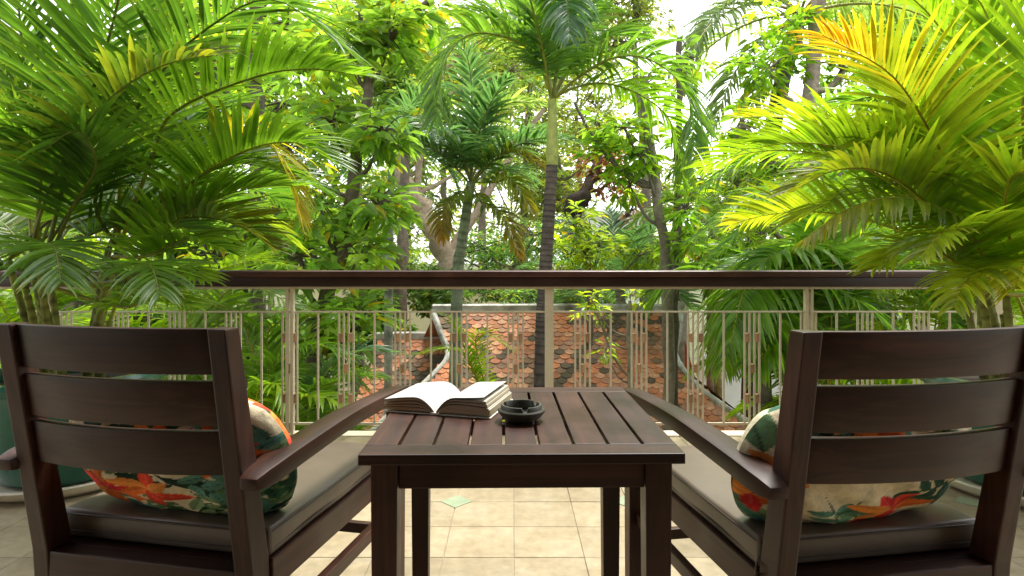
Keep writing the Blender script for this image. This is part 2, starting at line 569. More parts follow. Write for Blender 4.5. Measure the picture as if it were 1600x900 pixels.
# ------------------------------------------------------------------ chairs
CW, ZT, KB = 0.583, 0.962, 0.164
YB = lambda z: -(z - 0.4) * KB
def hexa(name, pts_lo, pts_hi, bevel=.004):
    v = list(pts_lo) + list(pts_hi)
    f = [[0, 3, 2, 1], [4, 5, 6, 7], [0, 1, 5, 4], [1, 2, 6, 5], [2, 3, 7, 6], [3, 0, 4, 7]]
    me = mesh_np(name, v, f, smooth=False)
    bm = bmesh.new(); bm.from_mesh(me)
    bmesh.ops.recalc_face_normals(bm, faces=bm.faces)
    bmesh.ops.bevel(bm, geom=list(bm.edges), offset=bevel, segments=2, affect='EDGES', profile=.6)
    bm.to_mesh(me); bm.free()
    return me
def post_prof(s):
    """one-piece rear post: a straight leg that leans back above the seat"""
    x0, x1 = s * (CW / 2 - .044), s * CW / 2
    prof = [(.05, 0.0), (.045, .36), (.042, .42), (YB(ZT) + .026, ZT), (YB(ZT) - .020, ZT), (-.024, .42), (-.020, .36), (.0, 0.0)]
    verts = [(x0, y, z) for y, z in prof] + [(x1, y, z) for y, z in prof]
    n = len(prof)
    faces = [list(range(n)), list(range(n, 2 * n))[::-1]] + [[i, (i + 1) % n, n + (i + 1) % n, n + i] for i in range(n)]
    me = mesh_np('post', verts, faces, smooth=False)
    bm = bmesh.new(); bm.from_mesh(me)
    bmesh.ops.recalc_face_normals(bm, faces=bm.faces)
    bmesh.ops.bevel(bm, geom=list(bm.edges), offset=.004, segments=2, affect='EDGES', profile=.6)
    bm.to_mesh(me); bm.free()
    return me
def slat_me(z0, z1):
    """back slat, bowed away from the sitter"""
    n = 17
    hw = CW / 2 - .042
    V_, F_ = [], []
    for i in range(n):
        u = -1 + 2 * i / (n - 1)
        bow = -.030 * (1 - u * u)
        for z, th in ((z0, -.011), (z0, .011), (z1, .011), (z1, -.011)):
            V_.append((u * hw, YB(z) + bow + th + .004, z))
    for i in range(n - 1):
        for j in range(4):
            F_.append([i * 4 + j, i * 4 + (j + 1) % 4, (i + 1) * 4 + (j + 1) % 4, (i + 1) * 4 + j])
    F_ += [[0, 1, 2, 3], [(n - 1) * 4 + j for j in (3, 2, 1, 0)]]
    me = mesh_np('slat', V_, F_, smooth=False)
    bm = bmesh.new(); bm.from_mesh(me)
    bmesh.ops.recalc_face_normals(bm, faces=bm.faces)
    es = [e for e in bm.edges if e.calc_face_angle(0) > R(40)]
    bmesh.ops.bevel(bm, geom=es, offset=.0035, segments=2, affect='EDGES', profile=.6)
    bm.to_mesh(me); bm.free()
    me.polygons.foreach_set('use_smooth', np.ones(len(me.polygons), dtype=bool))
    me.set_sharp_from_angle(angle=R(30))
    return me
LEGY = 0.76
chair_parts = []
for s in (-1, 1):
    chair_parts.append(('back_post', post_prof(s), 2))
    chair_parts.append(('front_leg', hexa('front_leg', [(s * .291, LEGY - .045, 0), (s * .336, LEGY - .045, 0), (s * .336, LEGY, 0), (s * .291, LEGY, 0)],
                                          [(s * .287, LEGY - .05, .630), (s * .338, LEGY - .05, .630), (s * .338, LEGY + .005, .630), (s * .287, LEGY + .005, .630)]), 2))
    ap = spline([(s * .316, YB(.66) - .03, .632), (s * .316, .10, .650), (s * .314, .40, .662), (s * .312, LEGY + .03, .652)], 14)
    wd = [.030 + .006 * math.sin(math.pi * min(1, i / 10)) for i in range(14)]
    wd[0] *= .72; wd[1] *= .93; wd[-1] *= .88
    hh_ = [.014] + [.020] + [.021] * 11 + [.018]
    sec = [[(-w, -h_), (w, -h_), (w, h_), (-w, h_)] for w, h_ in zip(wd, hh_)]
    chair_parts.append(('armrest', sweep_me('armrest', ap, sec, bevel=.007), 1))
    chair_parts.append(('side_rail', box_me('side_rail', (s * .283 - .014, .046, .345), (s * .283 + .014, LEGY - .052, .4185), .003), 1))
    chair_parts.append(('side_stretcher', box_me('side_stretcher', (s * .30 - .013, .02, .235), (s * .30 + .013, LEGY - .042, .272), .003), 1))
for z1 in (ZT, .849, .738):
    chair_parts.append(('back_slat', slat_me(z1 - .100, z1 - .001), 0))
chair_parts.append(('rear_rail', box_me('rear_rail', (-CW / 2 + .043, -.020, .340), (CW / 2 - .043, .024, .4165), .005), 0))
chair_parts.append(('front_rail', box_me('front_rail', (-.292, LEGY - .04, .345), (.292, LEGY - .012, .412), .003), 0))
chair_parts.append(('front_stretcher', box_me('front_stretcher', (-.288, LEGY - .035, .17), (.288, LEGY - .012, .205), .003), 0))
for k in range(6):
    y = .026 + k * .114
    chair_parts.append(('seat_board', box_me('seat_board', (-.2675, y, .394), (.2675, min(y + .110, LEGY - .043), .4150), .002), 0))
for _, me, a in chair_parts:
    me.materials.clear(); me.materials.append(WOOD[a])

def cushion_me():
    bm = bmesh.new()
    box_bm(bm, (-.286, .048, .4195), (.286, LEGY - .052, .486), .011, segs=3)
    bmesh.ops.subdivide_edges(bm, edges=[e for e in bm.edges if e.calc_length() > .1], cuts=12, use_grid_fill=True)
    for v in bm.verts:
        u = v.co.x / .286; w = (v.co.y - .398) / .35
        if v.co.z > .46:
            v.co.z += .010 * max(0, 1 - u * u) * max(0, 1 - w * w)
            v.co.z += .0022 * math.sin(v.co.x * 23 + 1.3) * math.sin(v.co.y * 17)
        v.co.x *= 1 + .006 * math.sin(v.co.y * 19)
    me = bpy.data.meshes.new('cushion_pad'); bm.to_mesh(me); bm.free()
    me.polygons.foreach_set('use_smooth', np.ones(len(me.polygons), dtype=bool))
    me.materials.append(VINYL)
    return me
def loop_path(z, o):
    x, y0, y1, r = .286 + o, .048 - o, LEGY - .052 + o, .018
    P = []
    for cx, cy, a0 in ((x - r, y1 - r, 0), (-x + r, y1 - r, 90), (-x + r, y0 + r, 180), (x - r, y0 + r, 270)):
        for a in range(0, 91, 18):
            P.append((cx + r * math.cos(R(a0 + a)), cy + r * math.sin(R(a0 + a)), z))
    return P + [P[0]]
def tube_obj(name, path, r, m, parent, k=6):
    v, f = tube(path, [r] * len(path), k)
    me = mesh_np(name, v, f, mats=[m])
    return link(name, me, parent)

# printed cotton pillows --------------------------------------------------------------
def paint(u, v, seed):
    rg = np.random.default_rng(seed)
    c = np.empty(u.shape + (3,)); c[:] = (0.74, 0.66, 0.45)
    def leaf(cx, cy, ang, L, W, colr, vein=None, bent=0.0, notch=0.0):
        du, dv = u - cx, v - cy
        x = (du * math.cos(ang) + dv * math.sin(ang)) / L
        y = (-du * math.sin(ang) + dv * math.cos(ang)) / W
        y = y - bent * x * (1 - x)
        prof = np.where((x > 0) & (x < 1), np.sin(np.pi * np.clip(x, 0, 1) ** 0.8) ** 0.85, -1)
        if notch:
            prof = prof * (1 - notch * (np.mod(x * 6 + 0.3 * np.sign(y), 1) < 0.28))
        m = np.abs(y) < prof
        c[m] = np.asarray(colr) * (1 + 0.25 * (y[m] > 0))[:, None]
        if vein is not None:
            mv = m & (np.abs(y) < 0.07)
            c[mv] = vein
    greens = [(0.022, 0.075, 0.045), (0.10, 0.19, 0.085), (0.055, 0.14, 0.085), (0.17, 0.27, 0.13), (0.012, 0.035, 0.022), (0.10, 0.25, 0.19)]
    for k in range(60 if seed < 70 else 40):
        cx, cy = rg.uniform(-1.15, 1.15, 2)
        if k % 3 == 0: cx = (-1) ** k * rg.uniform(.7, 1.1)
        a0 = rg.uniform(0, 2 * math.pi)
        g = greens[rg.integers(len(greens))]
        kind = rg.random()
        if kind < .45:
            leaf(cx, cy, a0, rg.uniform(.45, .85), rg.uniform(.09, .16), g, tuple(0.45 * x for x in g), rg.uniform(-1.5, 1.5), notch=.55 if rg.random() < .4 else 0)
        elif kind < .8:
            leaf(cx, cy, a0, rg.uniform(.5, .9), .014, (0.03, 0.07, 0.04), None, rg.uniform(-3, 3))
            for q in range(5):
                t = .15 + q * .16
                leaf(cx + t * .6 * math.cos(a0), cy + t * .6 * math.sin(a0), a0 + (-1) ** q * .8, .26, .065, g, tuple(0.5 * x for x in g), .5)
    for k in range(7):
        cx, cy = rg.uniform(-.95, .95, 2)
        a0 = rg.uniform(0, 2 * math.pi)
        for q in range(6):
            a = a0 + q * 1.05 + rg.uniform(-.2, .2)
            cc = [(0.60, 0.055, 0.025), (0.66, 0.15, 0.03), (0.55, 0.03, 0.03), (0.70, 0.25, 0.05)][rg.integers(4)]
            leaf(cx, cy, a, rg.uniform(.28, .46), rg.uniform(.06, .095), cc, tuple(min(1, 1.15 * x + .05) for x in cc), rg.uniform(-.8, .8))
    return c
def pillow_me(seed):
    n = 120
    g = np.linspace(-1, 1, n)
    uu, vv = np.meshgrid(g, g, indexing='ij')
    rg = np.random.default_rng(seed)
    A, B, TH = .305, .175, .095
    px_ = uu * A * (1 - .16 * np.abs(vv) ** 2.2 * np.abs(uu)) ; pz_ = vv * B * (1 - .20 * np.abs(uu) ** 2.5 * np.abs(vv))
    th = TH * np.clip((1 - np.abs(uu) ** 2.4), 0, 1) ** .55 * np.clip((1 - np.abs(vv) ** 2.2), 0, 1) ** .55
    wr = sum(rg.uniform(.001, .0035) * np.sin(uu * rg.uniform(3, 14) + vv * rg.uniform(-14, 14) + rg.uniform(0, 6)) for _ in range(7))
    edge = np.clip(np.minimum(1 - np.abs(uu), 1 - np.abs(vv)) * 6, 0, 1)
    V_, C_, F_ = [], [], []
    idx = np.arange(n * n).reshape(n, n)
    q = np.stack([idx[:-1, :-1], idx[1:, :-1], idx[1:, 1:], idx[:-1, 1:]], -1).reshape(-1, 4)
    for s in (-1, 1):
        y = s * (th + wr * edge)
        V_.append(np.stack([px_, y, pz_], -1).reshape(-1, 3))
        C_.append(paint(uu, vv, seed * 10 + s).reshape(-1, 3))
        F_.append((q if s < 0 else q[:, ::-1]) + (0 if s < 0 else n * n))
    me = mesh_np('pillow', np.vstack(V_), np.vstack(F_), np.vstack(C_), mats=[PILLOW])
    return me

def chair(x, y, yaw, label, seed):
    root = empty('armchair', (x, y, 0), -yaw)
    tag(root, label, 'chair', 'armchairs facing the garden')
    for nm, me, a in chair_parts:
        link(nm, me, root)
    return root
POSE = {'L': (-0.848, 1.407, R(11.5)), 'R': (0.839, 1.350, R(-9.8))}
for key, lab in (('L', 'dark wood slat-back armchair turned toward the table, in front of the green glazed planter'),
                 ('R', 'dark wood slat-back armchair on the ashtray side of the table')):
    x, y, a = POSE[key]
    chair(x, y, a, lab, 1)
    cu = empty('seat_cushion', (x, y, 0), -a)
    tag(cu, 'brown vinyl seat pad on the armchair ' + ('by the open book' if key == 'L' else 'by the ashtray side of the table'), 'cushion', 'seat pads on the armchairs')
    pad = link('pad', cushion_me(), cu)
    tube_obj('piping', loop_path(.477, .0005), .0030, PIPING, cu)
    tube_obj('seam', loop_path(.436, .0004), .0016, PIPING, cu)
    tie = [(-.284, .055, .44), (-.298, .04, .435), (-.305, .032, .42), (-.298, .04, .411), (-.286, .052, .414)]
    tube_obj('tie_loop', spline(tie, 14), .0028, VINYL, cu)
    c, s = math.cos(-a), math.sin(-a)
    lx, ly = (.012, .100) if key == 'L' else (-.012, .100)
    pl = link('floral_pillow', pillow_me(5 if key == 'L' else 9))
    pl.location = (x + lx * c - ly * s, y + lx * s + ly * c, .636)
    pl.rotation_euler = (R(20), R(2 if key == 'L' else -2), -a)
    tag(pl, ('floral cotton pillow crowded with green leaves, on the armchair by the green planter' if key == 'L'
             else 'floral cotton pillow with cream ground and red blooms, on the ashtray-side armchair'), 'pillow', 'floral pillows on the armchairs')

# ------------------------------------------------------------------ table
TZ = 0.73
tb = empty('side_table', (0.015, 1.481, 0), R(0.9))
tag(tb, 'square dark wood slatted side table between the two armchairs', 'table')
hw, hd = .3155, .3125
def tpart(name, lo, hi, ax, bv=.003):
    return link(name, box_me(name, lo, hi, bv), tb, WOOD[ax])
bw = (2 * hw + .006) / 9
tpart('top_rail', (-hw, -hd, TZ - .021), (hw, -hd + .066, TZ), 0)
tpart('top_rail', (-hw, hd - .066, TZ - .021), (hw, hd, TZ), 0)
for k in range(9):
    x0 = -hw + k * bw
    dz = random.uniform(-.0006, .0004)
    tpart('top_board' if 0 < k < 8 else 'top_side_board', (x0, -hd + .0665, TZ - .0205 + dz), (x0 + bw - .0065, hd - .0665, TZ - .0003 + dz), 1, .002)
for y in (-hd + .1, 0, hd - .1):
    tpart('cleat', (-hw + .05, y - .014, TZ - .05), (hw - .05, y + .014, TZ - .0218), 0)
for sx in (-1, 1):
    for sy in (-1, 1):
        cx, cy = sx * (hw - .045), sy * (hd - .052)
        o = hexa('leg', [(cx - .021, cy - .021, 0), (cx + .021, cy - .021, 0), (cx + .021, cy + .021, 0), (cx - .021, cy + .021, 0)],
                 [(cx - .0265, cy - .0265, TZ - .0215), (cx + .0265, cy - .0265, TZ - .0215), (cx + .0265, cy + .0265, TZ - .0215), (cx - .0265, cy + .0265, TZ - .0215)], .003)
        link('leg', o, tb, WOOD[2])
    tpart('apron', (-hw + .072, sx * (hd - .052) - .019, TZ - .078), (hw - .072, sx * (hd - .052) + .019, TZ - .0218), 0)
    tpart('apron', (sx * (hw - .045) - .019, -hd + .079, TZ - .078), (sx * (hw - .045) + .019, hd - .079, TZ - .0218), 1)

# ------------------------------------------------------------------ open book
bk = empty('open_book', (-0.186, 1.468, TZ + .0005), R(-15))
tag(bk, 'open paperback book with cream pages lying face up on the table', 'book')
BH, BWd = 0.20, 0.138
def page_solid(name, prof_top, prof_bot, m_top, m_edge, uv=True, y0=0, y1=BH):
    """block of paper: top and bottom profile polylines (x,z) swept along the spine"""
    n = len(prof_top)
    V_, F_, M_ = [], [], []
    for y in (y0, y1):
        V_ += [(x, y, z) for x, z in prof_top] + [(x, y, z) for x, z in prof_bot]
    o = 2 * n
    for i in range(n - 1):
        F_.append([i, i + 1, o + i + 1, o + i]); M_.append(0)
        F_.append([n + i, n + i + 1, o + n + i + 1, o + n + i]); M_.append(1)
        F_.append([i, i + 1, n + i + 1, n + i]); M_.append(1)
        F_.append([o + i, o + i + 1, o + n + i + 1, o + n + i]); M_.append(1)
    F_.append([n - 1, o + n - 1, o + 2 * n - 1, 2 * n - 1]); M_.append(1)
    F_.append([0, o, o + n, n]); M_.append(1)
    me = mesh_np(name, V_, F_, smooth=False, mats=[m_top, m_edge], midx=M_)
    uvl = me.uv_layers.new(name='UVMap')
    xs = [abs(p[0]) for p in prof_top]
    for p in me.polygons:
        for li in p.loop_indices:
            vi = me.loops[li].vertex_index
            co = me.vertices[vi].co
            uvl.data[li].uv = (abs(co.x) / BWd, 1 - co.y / BH)
    bm = bmesh.new(); bm.from_mesh(me)
    bmesh.ops.recalc_face_normals(bm, faces=bm.faces)
    bm.to_mesh(me); bm.free()
    me.polygons.foreach_set('use_smooth', np.ones(len(me.polygons), dtype=bool))
    me.set_sharp_from_angle(angle=R(35))
    return me
def prof(side, h, reach, drop, lift=0.0, n=18, th0=.0):
    out = []
    for i in range(n):
        t = i / (n - 1)
        z = h * (1 - (1 - min(1, t / .42)) ** 2.2) - drop * max(0, (t - .30) / .70) ** 1.6 + lift * t ** 2
        out.append((side * reach * t + side * .0015, .006 + th0 + z * 1.0))
    return out
def layer(side, h0, h1, reach0, reach1, drop0, drop1, name, mt, lift0=0, lift1=0):
    return link(name, page_solid(name, prof(side, h1, reach1, drop1, lift1), prof(side, h0, reach0, drop0, lift0), mt, EDGES), bk)
# left half: fanned bundles
layer(-1, .000, .008, .128, .131, .000, .003, 'page_bundle', PAPER)
layer(-1, .010, .015, .133, .134, .004, .006, 'page_bundle', PAPER)
layer(-1, .018, .023, .134, .134, .007, .009, 'page_bundle', PAPER)
layer(-1, .026, .031, .132, .131, .009, .010, 'page_bundle', PAPER)
layer(-1, .0335, .0342, .133, .133, .010, .010, 'open_page', PRINT)
# right half: thick block, then lifted leaves
layer(1, .000, .016, .137, .137, .000, .002, 'page_bundle', PAPER)
layer(1, .0165, .021, .134, .133, .002, .004, 'page_bundle', PAPER)
layer(1, .024, .027, .131, .130, .004, .003, 'page_bundle', PAPER, 0, .002)
layer(1, .030, .0325, .128, .127, .006, .005, 'page_bundle', PAPER, .004, .006)
layer(1, .0355, .0362, .122, .122, .006, .006, 'open_page', PRINT, .013, .013)
link('cover', box_me('cover', (-.136, -.003, 0.0), (.141, BH + .003, .0022), .0008, 1), bk, COVER)
link('spine', box_me('spine', (-.012, -.0025, .0023), (.012, BH + .0025, .0056), .0008, 1), bk, COVER)

# ------------------------------------------------------------------ ashtray
at_o = empty('ashtray', (0.022, 1.418, TZ + .0003), R(10))
tag(at_o, 'round dark olive ceramic ashtray with a notched inner rim beside the open book', 'ashtray')
link('bowl', lathe_me('bowl', [(0, 0), (.030, 0), (.034, .002), (.046, .010), (.0545, .021), (.0555, .026), (.053, .029), (.047, .0285), (.044, .026), (.040, .018), (.030, .010), (0, .009)], 64), at_o, CERAMIC)
def ring_me():
    n = 144
    V_, F_ = [], []
    for i in range(n):
        a = 360 * i / n
        dd = min(abs((a - b + 180) % 360 - 180) for b in (30, 150, 270))
        h = .0385 if dd > 9 else .029 + .0095 * max(0, min(1, (dd - 5.5) / 3.5))
        ca, sa = math.cos(R(a)), math.sin(R(a))
        for r, z in ((.0485, .026), (.0480, h - .003), (.0465, h), (.0425, h), (.0410, h - .003), (.0395, .018)):
            V_.append((r * ca, r * sa, max(z, .0185)))
    for i in range(n):
        j = (i + 1) % n
        for q in range(5):
            F_.append([i * 6 + q, j * 6 + q, j * 6 + q + 1, i * 6 + q + 1])
    me = mesh_np('rim', V_, F_)
    me.set_sharp_from_angle(angle=R(50))
    return me
link('rim', ring_me(), at_o, CERAMIC)

# ------------------------------------------------------------------ foliage builders
def norm(a):
    return a / (np.linalg.norm(a, axis=-1, keepdims=True) + 1e-9)

LEAVES_COLORS = {
    'areca': (0.12, 0.24, 0.022), 'areca_dark': (0.066, 0.150, 0.020), 'lime': (0.185, 0.31, 0.018), 'blue': (0.075, 0.165, 0.075),
    'green': (0.11, 0.225, 0.035), 'yellow': (0.33, 0.27, 0.015), 'orange': (0.37, 0.19, 0.015), 'pale': (0.16, 0.25, 0.08)}

def frond_mesh(P, nl=42, L=0.42, W=0.028, pet=0.22, lift=20, droop=0.35, color='areca', age=0.0, age_pow=1.5, seg=5, ang=(72, 28), rr=0.009, seed=0, roll=0.0, curl=1.0, tip='yellow', jit=1.0, taper=0.55):
    """feather leaf: rachis along P (n x 3), leaflets on both sides. Colours are the leaf's own."""
    rg = np.random.default_rng(seed)
    P = np.asarray(P, float)
    n = len(P)
    cum = np.r_[0, np.cumsum(np.linalg.norm(np.diff(P, axis=0), axis=1))]
    cum /= cum[-1]
    def at(u):
        return np.stack([np.interp(u, cum, P[:, k]) for k in range(3)], -1)
    tubv, tubf = tube(P, np.linspace(rr, rr * .18, n), 5)
    base = np.array(LEAVES_COLORS[color]); tipc = np.array(LEAVES_COLORS[tip])
    rc = base * np.array([2.1, 1.15, .9])
    rc = rc * (1 - .4 * age) + tipc * .4 * age
    VV, FF, CC, MM = [tubv], [tubf], [np.tile(rc, (len(tubv), 1))], [np.ones(len(tubf), int)]
    off = len(tubv)
    for sd in (-1, 1):
        u = pet + (1 - pet) * ((np.arange(nl) + .5 + .25 * sd + rg.normal(size=nl) * .22 * jit) / nl) ** .95
        u = np.clip(u, pet, .998)
        b = at(u)
        T_ = norm(at(np.minimum(u + .02, 1)) - at(np.maximum(u - .02, 0)))
        up = np.array([0, 0, 1.0])
        N = up - T_ * (T_ @ up)[:, None]
        flat = np.linalg.norm(N, axis=1) < .15
        N[flat] = np.array([0, -1.0, 0.2])
        N = norm(N)
        S = np.cross(T_, N)
        if roll:
            cr, sr = math.cos(roll), math.sin(roll)
            N, S = N * cr + S * sr, S * cr - N * sr
        w = (u - pet) / (1 - pet)
        a = np.radians(ang[0] + (ang[1] - ang[0]) * w + rg.normal(size=nl) * 5 * jit)
        lf = np.radians(lift + rg.normal(size=nl) * 8 * jit)
        D = norm(np.cos(a)[:, None] * T_ + np.sin(a)[:, None] * (sd * np.cos(lf)[:, None] * S + np.sin(lf)[:, None] * N))
        Ln = L * (0.50 + 0.62 * np.sin(np.pi * np.clip(w * .80 + .14, 0, 1))) * (1 - (1 - taper) * w ** 3) * rg.uniform(.85, 1.1, nl)
        dr = droop * rg.uniform(.5, 1.5, nl)
        wv = norm(T_ - D * np.sum(T_ * D, 1)[:, None])
        nn = np.cross(D, wv)
        tw = rg.normal(size=nl) * .3 * jit
        wv = wv * np.cos(tw)[:, None] + nn * np.sin(tw)[:, None]
        nn = norm(np.cross(D, wv)); nn *= np.sign(np.sum(nn * N, 1))[:, None]
        ss = np.linspace(0, 1, seg + 1)
        wp = np.array([.45, 1.0, .98, .82, .52, .03]) if seg == 5 else np.interp(ss, [0, .2, .5, .8, 1], [.45, 1, .9, .5, .03])
        g = np.array([0, 0, -1.0])
        # leaflet centre lines, bending to gravity but keeping their length
        dirs = D[:, None, :] + (dr[:, None] * curl)[:, :, None] * (ss[None, :] ** 1.3 * 2.0)[:, :, None] * g
        dirs = norm(dirs)
        steps = dirs * (Ln / seg)[:, None, None]
        cl_ = b[:, None, :] + np.concatenate([np.zeros((nl, 1, 3)), np.cumsum(steps[:, :-1], 1)], 1)
        hwid = W * .5 * wp[None, :, None] * (0.75 + .5 * rg.random(nl))[:, None, None] * np.sqrt(np.clip(Ln / L, .3, 1.2))[:, None, None]
        fold = nn[:, None, :] * hwid * .42
        v = np.stack([cl_ + wv[:, None, :] * hwid + fold, cl_, cl_ - wv[:, None, :] * hwid + fold], 2)   # nl, seg+1, 3, 3
        ag = np.clip(age * (.12 + 1.1 * w ** age_pow) + rg.normal(size=nl) * .10 * (age > 0), 0, 1)
        var = np.clip(1 + rg.normal(size=nl) * .16, .6, 1.5)
        cc = (base[None] * (1 - ag[:, None]) + tipc[None] * ag[:, None]) * var[:, None]
        cc = np.repeat(cc, (seg + 1) * 3, 0).reshape(nl, seg + 1, 3, 3)
        cc = cc * (1 + np.array([0, 0, .0])[None, None, None, :])
        endm = (ss ** 6)[None, :, None, None] * (.35 * (rg.random(nl) < .35))[:, None, None, None]
        cc = cc * (1 - endm) + np.array([.30, .20, .05]) * endm
        k = np.arange(nl)[:, None, None] * (seg + 1) * 3 + np.arange(seg)[None, :, None] * 3 + np.arange(2)[None, None, :]
        f = np.stack([k, k + 1, k + 4, k + 3], -1).reshape(-1, 4) + off
        VV.append(v.reshape(-1, 3)); CC.append(cc.reshape(-1, 3)); FF.append(f); MM.append(np.zeros(len(f), int))
        off += nl * (seg + 1) * 3
    return mesh_np('frond', np.vstack(VV), np.vstack(FF), np.vstack(CC), mats=[LEAF, STEM], midx=np.concatenate(MM))

def arch(p0, az, el, length, bend, n=16, power=1.2, side=0.0):
    """rachis that starts at elevation el (deg) and azimuth az (deg, from +Y toward +X) and bends down by `bend` deg"""
    P = [np.asarray(p0, float)]
    for i in range(n - 1):
        t = (i + .5) / (n - 1)
        e = R(el - bend * t ** power)
        a = R(az + side * t)
        P.append(P[-1] + length / (n - 1) * np.array([math.sin(a) * math.cos(e), math.cos(a) * math.cos(e), math.sin(e)]))
    return np.array(P)

_fs = [100]
def add_frond(root, P, **kw):
    _fs[0] += 1
    me = frond_mesh(P, seed=_fs[0], **kw)
    o = link('frond', me, root)
    return o

def ringed_trunk(path, r0, r1, n, c_lo, c_hi, ring=0.07, seed=0, k=12, name='trunk', bulge=0.05):
    P = spline(path, n)
    t = np.linspace(0, 1, n)
    ln = np.sum(np.linalg.norm(np.diff(P, axis=0), axis=1))
    ph = t * ln / ring
    rad = (r0 + (r1 - r0) * t) * (1 + bulge * (np.mod(ph, 1) < .35))
    v, f = tube(P, rad, k, .012, seed)
    rg = np.random.default_rng(seed)
    c = np.array(c_lo)[None] * (1 - t[:, None]) + np.array(c_hi)[None] * t[:, None]
    c = c * np.where(np.mod(ph, 1) < .25, .55, 1.0)[:, None] * rg.uniform(.85, 1.15, (n, 1))
    return mesh_np(name, v, f, np.repeat(c, k, 0), mats=[BARK])

def in_root(root, pts):
    return np.asarray(pts, float) - np.array(root.location)

def palm(label, path, r0, r1, nfr, flen, crown=True, color='green', age=0.0, group='palm trees in the garden', el=(82, -25), bend=75, shaft=None,
         bark=((.10, .09, .08), (.16, .14, .11)), seed=1, nl=44, L=.42, W=.03, droop=.4, name='palm_tree', hero=(), az0=0, lift=18, ages=None, n_tr=70, rfr=.012, curl=1.0, seg=5, jit=1.0, ring=.09):
    rg = np.random.default_rng(seed)
    base = np.array(path[0], float)
    root = empty(name, tuple(base))
    tag(root, label, 'palm tree', group)
    pth = [np.array(p, float) - base for p in path]
    link('trunk', ringed_trunk(pth, r0, r1, n_tr, *bark, ring=ring, seed=seed), root)
    top = pth[-1]
    if shaft:
        ln, rb, rt, c = shaft
        P = spline([top - np.array([0, 0, .02]), top + np.array([0, 0, ln * .5]), top + np.array([0, 0, ln])], 14)
        rad = np.interp(np.linspace(0, 1, 14), [0, .15, .6, 1], [rb, rb * 1.12, (rb + rt) / 2, rt])
        v, f = tube(P, rad, 14, .01, seed)
        link('crownshaft', mesh_np('crownshaft', v, f, np.tile(np.array(c), (len(v), 1)), mats=[STEM]), root)
        top = top + np.array([0, 0, ln])
    for h in hero:
        h = dict(h)
        pts = [top] + [np.array(p, float) - base for p in h.pop('pts')]
        kw = dict(nl=nl, L=L, W=W, droop=droop, color=color, age=age, lift=lift, rr=rfr, pet=.14, seg=seg, curl=curl, jit=jit)
        kw.update(h)
        add_frond(root, spline(pts, 20), **kw)
    for i in range(nfr):
        t = (i + .5) / nfr
        az = az0 + i * 137.5 + rg.normal() * 8
        e = el[0] + (el[1] - el[0]) * t + rg.normal() * 5
        P = arch(top + np.array([0, 0, rg.uniform(-.05, .03)]), az, e, flen * rg.uniform(.85, 1.1), bend * rg.uniform(.75, 1.25), side=rg.normal() * 12)
        ag = age if ages is None else (ages if t > .75 and rg.random() < .6 else age)
        add_frond(root, P, nl=nl, L=L * rg.uniform(.9, 1.1), W=W, droop=droop, color=color, age=ag, lift=lift, rr=rfr, pet=.14, seg=seg, roll=rg.normal() * .25, curl=curl, jit=jit,
                  tip='orange' if rg.random() < .4 else 'yellow')
    return root

# leaves for broadleaf trees --------------------------------------------------------
def leaf_template(kind):
    if kind == 'near':
        x = [0, .28, .28, .28, .62, .62, .62, 1]
        y = [0, .42, 0, -.42, .40, 0, -.40, 0]
        z = [0, .10, 0, .10, .06, -.03, .06, -.14]
        f4 = [[1, 2, 5, 4], [2, 3, 6, 5]]
        f3 = [[0, 2, 1], [0, 3, 2], [4, 5, 7], [5, 6, 7]]
    else:
        x = [0, .42, .42, .42, 1]
        y = [0, .46, 0, -.46, 0]
        z = [0, .10, 0, .10, -.08]
        f4 = []
        f3 = [[0, 2, 1], [0, 3, 2], [1, 2, 4], [2, 3, 4]]
    return np.array([x, y, z], float).T, f4, f3

def leaves_mesh(name, O, D, Nn, S, C, wr=.38, kind='far', matl=None):
    tp, f4, f3 = leaf_template(kind)
    D = norm(D)
    sd = norm(np.cross(Nn, D)); nn = np.cross(D, sd)
    k = len(tp)
    v = O[:, None] + S[:, None, None] * (tp[None, :, 0:1] * D[:, None] + tp[None, :, 1:2] * wr * sd[:, None] + tp[None, :, 2:3] * nn[:, None])
    o = (np.arange(len(O)) * k)[:, None, None]
    faces = []
    if f4: faces += (np.array(f4)[None] + o).reshape(-1, 4).tolist()
    faces += (np.array(f3)[None] + o).reshape(-1, 3).tolist()
    return mesh_np(name, v.reshape(-1, 3), faces, np.repeat(C, k, 0), smooth=False, mats=[matl or BROAD])

def whorls(rg, centers, outward, per, size, base, var=.22, hang=.55, yellow=.05):
    """bunches of leaves at twig ends"""
    n = len(centers)
    O = np.repeat(centers, per, 0)
    m = len(O)
    a = rg.uniform(0, 2 * math.pi, m)
    out = np.repeat(outward, per, 0)
    D = np.stack([np.cos(a), np.sin(a), rg.uniform(-.2, .75, m) - hang], -1) + out * .5
    D = norm(D)
    O = O + D * (size * rg.uniform(.05, .55, m))[:, None] + rg.normal(size=(m, 3)) * size * .12
    Nn = np.array([0, 0, 1.0])[None] + rg.normal(size=(m, 3)) * .45
    S = size * rg.uniform(.6, 1.25, m)
    cv = np.repeat(np.clip(1 + rg.normal(size=n) * var, .5, 1.7), per)[:, None] * np.clip(1 + rg.normal(size=(m, 1)) * .15, .6, 1.5)
    C = np.array(base)[None] * np.array([1.55, 1.32, 1.9]) * cv
    y = rg.random(m) < yellow
    C[y] = np.array([.30, .27, .02])
    nv = np.repeat(rg.random(n) < .25, per)
    C[nv] = C[nv] * np.array([1.55, 1.3, .8])
    return O, D, Nn, S, C

